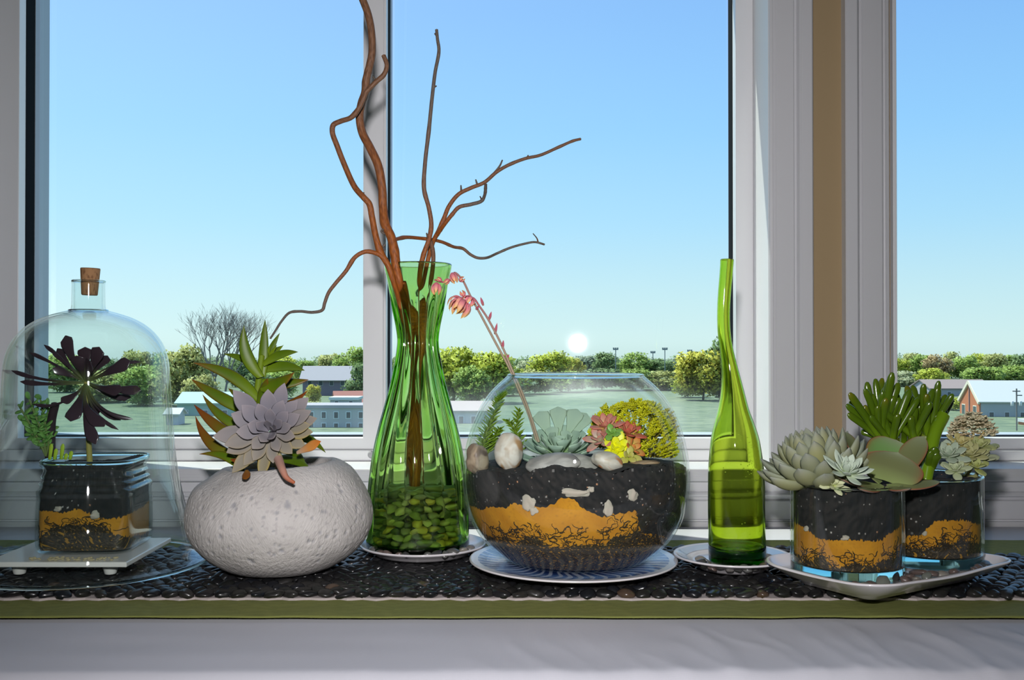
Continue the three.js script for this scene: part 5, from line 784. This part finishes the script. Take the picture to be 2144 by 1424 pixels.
// far wooded ridge: a mass of crowns nobody could count
{ const parts = []; for (let i = 0; i < 420; i++) { const d = rr(520, 700), px = rr(-1100, 3200), r = rr(6, 11), top = W(px, rr(744, 757) - (px > 1850 ? 5 : 0), d).y; parts.push(SPARSE.clone().scale(r, r * .8, r).rotateY(i).translate(at(px, d), top - r * .8, -d)); }
  tag(mesh('distant_woods', mergeGeometries(parts), leafMats.blue), 'long wooded ridge of blue green trees along the horizon', 'woods', null, 'stuff');
  const low = []; for (let i = 0; i < 150; i++) { const d = rr(445, 500), px = rr(-150, 2300), r = rr(4, 7); low.push(SPARSE.clone().scale(r, r * .7, r).rotateY(i).translate(at(px, d), GY + r * .5, -d)); }
  tag(mesh('hedgerows', mergeGeometries(low), leafMats.dark), 'low green undergrowth between the houses and the ridge', 'undergrowth', null, 'stuff'); }
for (const a of [
  [383, 726, 96, 195, 'olive', 'tall olive green tree just right of the glass cloche', { tall: 3.2 }], [345, 742, 60, 215, 'mid', 'green tree seen through the right side of the glass cloche', { tall: 2.6 }], [290, 735, 70, 230, 'olive', 'pale green tree seen through the middle of the glass cloche', { tall: 2.4 }], [140, 745, 90, 260, 'mid', 'green tree behind the dark rosette in the cloche', { tall: 2 }],
  [500, 752, 50, 300, 'dark', 'dark tree behind the upper leaves of the green succulent'], [596, 746, 52, 330, 'lime', 'bright lime tree beyond the tip of the green succulent'], [640, 756, 46, 350, 'mid', 'small round tree above the long grey roof'], [692, 742, 56, 300, 'olive', 'olive tree behind the long grey roof, near the mullion'], [738, 732, 64, 260, 'mid', 'green tree touching the left edge of the mullion', { tall: 2.4 }], [752, 765, 50, 200, 'dark', 'dark green tree low beside the mullion', { tall: 2.4 }],
  [844, 744, 40, 280, 'mid', 'green tree peeking between the mullion and the green vase'], [950, 731, 112, 215, 'lime', 'big rounded lime green tree just right of the green vase', { tall: 2.2 }], [1030, 739, 104, 212, 'lime', 'rounded green tree behind the leaning flower stalks', { tall: 2.2 }], [990, 770, 70, 205, 'mid', 'darker green tree low between the two rounded lime trees', { tall: 1.8 }],
  [1103, 756, 40, 380, 'pale', 'thin pale tree right of the leaning flower stalks'], [1150, 737, 78, 320, 'lime', 'yellow green tree above the left part of the fishbowl rim'], [1190, 748, 60, 330, 'yellow', 'low yellowish tree above the middle of the fishbowl rim'], [1232, 745, 60, 400, 'blue', 'bluish tree above the fishbowl rim beneath the glare'], [1268, 740, 50, 390, 'dark', 'dark tree left of the first floodlight pole'], [1330, 740, 62, 400, 'mid', 'green tree just right of the first floodlight pole'], [1385, 752, 54, 400, 'dark', 'dark tree below the two middle floodlight poles'], [1420, 748, 44, 420, 'blue', 'bluish tree left of the last floodlight pole'], [1472, 734, 104, 225, 'yellow', 'big yellow green tree left of the lime bottle neck', { tall: 2.1 }], [1508, 714, 60, 225, 'dark', 'dark tree rising behind the lime bottle neck', { tall: 3 }], [1440, 772, 60, 240, 'lime', 'lime green bush at the foot of the big yellow tree'],
  [1880, 752, 44, 380, 'lime', 'lime tree at the left edge of the narrow window'], [1910, 741, 46, 400, 'olive', 'olive tree left of the round green one in the narrow window'], [1934, 743, 50, 380, 'mid', 'round green tree above the finger jade'], [1962, 745, 48, 370, 'rust', 'russet tree above the right tips of the finger jade'], [1992, 739, 46, 390, 'olive', 'taller pale olive tree above the brick gable'], [2022, 745, 48, 370, 'mid', 'green tree right above the brick gable peak'], [2052, 742, 50, 380, 'lime', 'light green tree above the white roof'], [2084, 741, 50, 370, 'olive', 'olive tree above the white roof near the pole'], [2112, 746, 46, 380, 'mid', 'green tree behind the utility pole'], [2138, 744, 48, 370, 'dark', 'dark tree at the right border above the white roof'], [2170, 742, 50, 380, 'mid', 'green tree beyond the right border of the narrow window'],
  [1950, 772, 60, 290, 'lime', 'low lime tree left of the brown roofs'], [2060, 768, 70, 300, 'mid', 'low green tree right behind the white roof'], [2120, 766, 66, 310, 'mid', 'low green tree behind the white roof beside the pole'], [1895, 778, 60, 300, 'pale', 'pale whitish tree low at the left of the narrow window'],
  [655, 806, 30, 172, 'yellow', 'yellow green bush beside the grey roofed house'], [748, 862, 40, 150, 'yellow', 'yellow bush in front of the grey block at the mullion', { tall: 1.6 }], [1990, 832, 50, 185, 'lime', 'green bush left of the brick gable'],
  [300, 772, 90, 200, 'mid', 'low green tree behind the right wall of the cloche', { tall: 1.7 }], [225, 778, 90, 210, 'olive', 'low olive tree behind the middle of the cloche', { tall: 1.7 }], [418, 786, 60, 185, 'olive', 'olive shrub under the leafless tree', { tall: 1.7 }], [540, 782, 60, 215, 'dark', 'dark tree behind the middle leaves of the green succulent', { tall: 1.7 }], [585, 776, 70, 230, 'mid', 'green tree beside the left end of the grey roof', { tall: 1.7 }], [655, 842, 44, 165, 'olive', 'olive shrub before the grey roofed house', { tall: 1.6 }],
  [1060, 778, 80, 250, 'mid', 'green tree right of the two rounded lime trees', { tall: 1.8 }], [1120, 774, 80, 260, 'olive', 'olive tree low behind the left part of the fishbowl rim', { tall: 1.8 }], [1190, 778, 80, 270, 'mid', 'green tree low behind the middle of the fishbowl rim', { tall: 1.8 }], [1260, 772, 80, 280, 'dark', 'dark tree low behind the right part of the fishbowl rim', { tall: 1.8 }], [1325, 774, 80, 280, 'mid', 'green tree low above the right end of the fishbowl rim', { tall: 1.8 }], [1390, 778, 80, 280, 'olive', 'olive tree low right of the fishbowl rim', { tall: 1.8 }], [855, 772, 60, 220, 'mid', 'green tree seen through the shoulder of the green vase', { tall: 1.9 }], [915, 764, 60, 220, 'olive', 'olive tree seen at the right edge of the green vase', { tall: 2.2 }],
]) tree(...a);
{ // bare tree: a fan of branching twigs
  const t = thing('bare_tree', 'leafless grey tree with a wide fan of twigs right of the cloche', 'tree', [at(462, 190), GY, -190], 'trees beyond the windows'), limbs = [], fine = []; R = rng(61);
  const grow = (p, dir, L, r, depth) => { const e = p.clone().addScaledVector(dir, L), mid = p.clone().lerp(e, .5).add(V(rr(-.06, .06) * L, 0, rr(-.06, .06) * L)); (depth > 2 ? fine : limbs).push(tube([p, mid, e], (q) => r * (1 - .4 * q), { n: 4, m: depth > 2 ? 3 : 6 })); if (depth >= 6) return; const n = depth < 1 ? 5 : depth < 4 ? 3 : 2; for (let i = 0; i < n; i++) { const d = dir.clone().add(V(rr(-.62, .62), rr(-.12, .42), rr(-.5, .5))).normalize(); grow(e.clone().lerp(p, rr(0, .3)), d, L * rr(.66, .84), Math.max(r * .6, .018), depth + 1); } };
  grow(V(-.6, 0, 0), V(-.08, 1, 0).normalize(), 6.6, .30, 0); grow(V(.7, 0, .3), V(.14, 1, .04).normalize(), 6.4, .28, 0);
  const grey = std([.20, .19, .18], .95); mesh('trunk', mergeGeometries(limbs), grey, t); tag(mesh('twigs', mergeGeometries(fine), grey, t), null, null, null, 'stuff');
}
// buildings
const BM = { white: std([.48, .51, .54], .8), grey: std([.36, .38, .40], .85), roofgrey: std([.34, .33, .37], .9), roofbrown: std([.25, .20, .20], .9), plum: std([.20, .17, .22], .9), brick: std([.50, .17, .08], .9, { map: again(tex(128, 128, (u, v) => { const row = Math.floor(v * 16), x = (u * 8 + (row % 2) * .5) % 1, y = (v * 16) % 1; return x < .08 || y < .12 ? [.9, .85, .8] : mixc([.75, .8, .8], [1, 1, 1], R()); }), .6, .6) }), glass: phys([.05, .07, .09], .15), cream: std([.66, .62, .52], .8), red: std([.32, .13, .11], .85), pale: std([.60, .68, .70], .8), green: std([.24, .40, .36], .9) };
function house(name, label, px, d, w, dep, h, o) { // walls with gable or flat roof; front turned by o.turn; windows as parts with panes
  const t = thing(name, label, 'building', [at(px, d), o.base ?? GY, -d]); t.rotation.y = o.turn ?? 0; const wall = o.wall, roof = o.roof, rise = o.rise ?? 0, over = o.over ?? .4;
  if (rise) { const s = new THREE.Shape([[-dep / 2, 0], [dep / 2, 0], [dep / 2, h], [0, h + rise], [-dep / 2, h]].map(([x, y]) => new THREE.Vector2(x, y))); mesh('walls', new THREE.ExtrudeGeometry(s, { depth: w, bevelEnabled: false }).translate(0, 0, -w / 2).rotateY(Math.PI / 2), wall, t);
    const sl = Math.atan2(rise, dep / 2), len = Math.hypot(rise, dep / 2) + over; for (const q of [-1, 1]) mesh('roof_slope', box(-w / 2 - over, w / 2 + over, 0, .22, 0, len).rotateX(q > 0 ? sl : 0).rotateX(0).applyMatrix4(q > 0 ? new THREE.Matrix4() : new THREE.Matrix4().makeRotationX(sl)).applyMatrix4(q > 0 ? new THREE.Matrix4() : new THREE.Matrix4().makeRotationY(Math.PI)).translate(0, h + rise, 0), roof, t);
    if (o.trimM) for (const q of [-1, 1]) for (const e of [-1, 1]) { const g = box(-.16, .16, -.32, .2, 0, len).rotateX(sl); if (e < 0) g.rotateY(Math.PI); mesh('gable_board', g.translate(q * (w / 2 + over), h + rise, 0), o.trimM, t); }
  } else { mesh('walls', box(-w / 2, w / 2, 0, h, -dep / 2, dep / 2), wall, t); mesh('roof', box(-w / 2 - .2, w / 2 + .2, h, h + .45, -dep / 2 - .2, dep / 2 + .2), roof, t); }
  const fr = o.frame ?? BM.white;
  const win = (face, u, y, ww, hh) => { const g = box(-ww / 2, ww / 2, -hh / 2, hh / 2, -.05, .08), p = box(-ww / 2 + .12, ww / 2 - .12, -hh / 2 + .12, hh / 2 - .12, .06, .1); for (const q of [g, p]) { if (face === 'end') q.rotateY(-Math.PI / 2).translate(-w / 2, y, u); else q.translate(u, y, dep / 2); } const f = mesh('window', g, fr, t); mesh('pane', p, BM.glass, f); };
  for (const a of o.wins ?? []) win(...a);
  return t;
}
const row = (n, x0, x1, y, w, h) => Array.from({ length: n }, (_, i) => ['front', lerp(x0, x1, n > 1 ? i / (n - 1) : .5), y, w, h]);
const yAt = (py, d) => W(1072, py, d).y - GY;
house('apartment_house', 'long plum coloured house under a wide grey roof left of the mullion', 690, 250, 11.5, 9, yAt(793, 250), { wall: BM.plum, roof: BM.roofgrey, rise: 3.0, over: .8, wins: row(4, -4, 4, yAt(801, 250), 1.1, 1.3), frame: BM.grey });
house('red_roofed_house', 'low house with a dull red roof close to the mullion', 745, 185, 7.5, 7, yAt(842, 185), { wall: BM.grey, roof: BM.red, rise: 1.9, turn: .25, wins: row(2, -2, 2, yAt(850, 185), 1, 1) });
house('low_shed', 'low white roofed shed behind the grey town block', 725, 172, 4.6, 5, yAt(836, 172), { wall: BM.grey, roof: BM.pale, wins: row(2, -1.2, 1.2, yAt(840, 172), .8, .5) });
house('town_block', 'wide grey windowed block at the bottom of the left pane', 700, 150, 10.5, 7, yAt(852, 150), { wall: std([.40, .43, .44], .85), roof: BM.roofgrey, wins: [...row(6, -4.5, 4.5, yAt(866, 150), .8, 1.1), ...row(6, -4.5, 4.5, yAt(889, 150), .8, 1.1)], frame: BM.pale });
house('green_shed', 'long low teal green shed behind the green succulent', 465, 175, 13, 8, yAt(842, 175), { wall: BM.green, roof: std([.34, .48, .46], .8), rise: 1.6, wins: row(4, -5, 5, yAt(860, 175), 1, .8) });
house('white_cottage', 'tiny bright white house right of the cloche rim', 368, 152, 1.8, 3, yAt(866, 152), { wall: BM.white, roof: BM.white, rise: .7, wins: row(1, 0, 0, yAt(872, 152), .4, .5) });
house('pale_terrace', 'pale blue grey terrace behind the left curve of the fishbowl', 968, 158, 9.5, 7, yAt(858, 158), { wall: std([.42, .47, .50], .85), roof: std([.42, .36, .36], .9), rise: 1.2, wins: [...row(5, -3.8, 3.8, yAt(876, 158), .9, 1.3)], frame: BM.pale });
house('brick_house', 'red brick house with a sunlit gable and long pale roof', 2098, 172, 10.4, 9, yAt(838, 172), { wall: BM.grey, roof: BM.white, rise: 3.2, turn: -.085, trimM: BM.cream, wins: [...row(4, -3.5, 4, yAt(868, 172), .9, 1.5)] });
{ const b = scene.children.find((o) => o.name === 'brick_house'); const w = 10.4, dep = 9, h = yAt(838, 172); // sunlit brick end wall with its own windows
  const s = new THREE.Shape([[-dep / 2, 0], [dep / 2, 0], [dep / 2, h], [0, h + 3.2], [-dep / 2, h]].map(([x, y]) => new THREE.Vector2(x, y))); mesh('brick_gable', new THREE.ExtrudeGeometry(s, { depth: .25, bevelEnabled: false }).rotateY(-Math.PI / 2).translate(-w / 2 - .02, 0, 0), BM.brick, b);
  mesh('drain_pipe', tube([V(-w / 2 - .35, 0, .2), V(-w / 2 - .35, h + 2.6, .2)], .09, { n: 2 }), BM.plum, b);
  for (const z of [-2.6, 2.6]) { const f = mesh('window', box(-w / 2 - .33, -w / 2 - .2, h - 3.2, h - .8, z - .8, z + .8), BM.cream, b); mesh('pane', box(-w / 2 - .36, -w / 2 - .3, h - 3.05, h - .95, z - .65, z + .65), BM.glass, f); } }
house('red_outbuilding', 'small red brick outbuilding low at the right border', 2160, 150, 2.6, 3, yAt(884, 150), { wall: BM.brick, roof: BM.white, wins: row(1, 0, 0, yAt(897, 150), .6, .6) });
house('brown_warehouse', 'wide low building with a mauve brown roof behind the brick gable', 1990, 250, 15, 12, yAt(812, 250), { wall: BM.roofgrey, roof: BM.roofbrown, rise: 1.9, wins: row(5, -6, 6, yAt(822, 250), 1, 1) });
{ // floodlight masts and the utility pole
  const steel = std([.20, .23, .25], .6), labels = ['tallest floodlight mast, first right of the glare', 'small floodlight mast between the two tall ones', 'second tall floodlight mast above the dark trees', 'last small floodlight mast left of the yellow tree'];
  [[1289, 731, 380], [1367, 738, 420], [1392, 731, 380], [1444, 735, 420]].forEach(([px, py, d], i) => { const top = W(px, py, d).y - GY, t = thing('floodlight_mast', labels[i], 'mast', [at(px, d), GY, -d], 'floodlight masts over the trees'); mesh('pole', tube([V(0, 0, 0), V(0, top, 0)], .16, { n: 2 }), steel, t); mesh('cross_bar', box(-1.0, 1.0, top - .35, top + .1, -.2, .2), steel, t); for (const x of [-.75, 0, .75]) mesh('lamp_head', box(x - .28, x + .28, top + .1, top + .55, -.25, .2), steel, t); });
  const d = 140, px = 2128, top = W(px, 814, d).y - GY, u = thing('utility_pole', 'wooden utility pole with crossarm and transformer cans in front of the white roof', 'pole', [at(px, d), GY, -d]), wd = std([.16, .15, .15], .9);
  mesh('pole', tube([V(0, 0, 0), V(0, top, 0)], .10, { n: 2 }), wd, u); mesh('crossarm', box(-.55, .5, top - .42, top - .28, -.08, .08), wd, u); mesh('crossarm', box(0, .75, top - 1.0, top - .86, -.08, .08), wd, u);
  for (const x of [-.62, .55]) mesh('transformer', lathe([[.001, 0], [.2, .02], [.2, .62], [.001, .7]], 16).translate(x, top - 2.4, 0), std([.6, .62, .64], .5), u);
}

renderer.render(scene, camera);
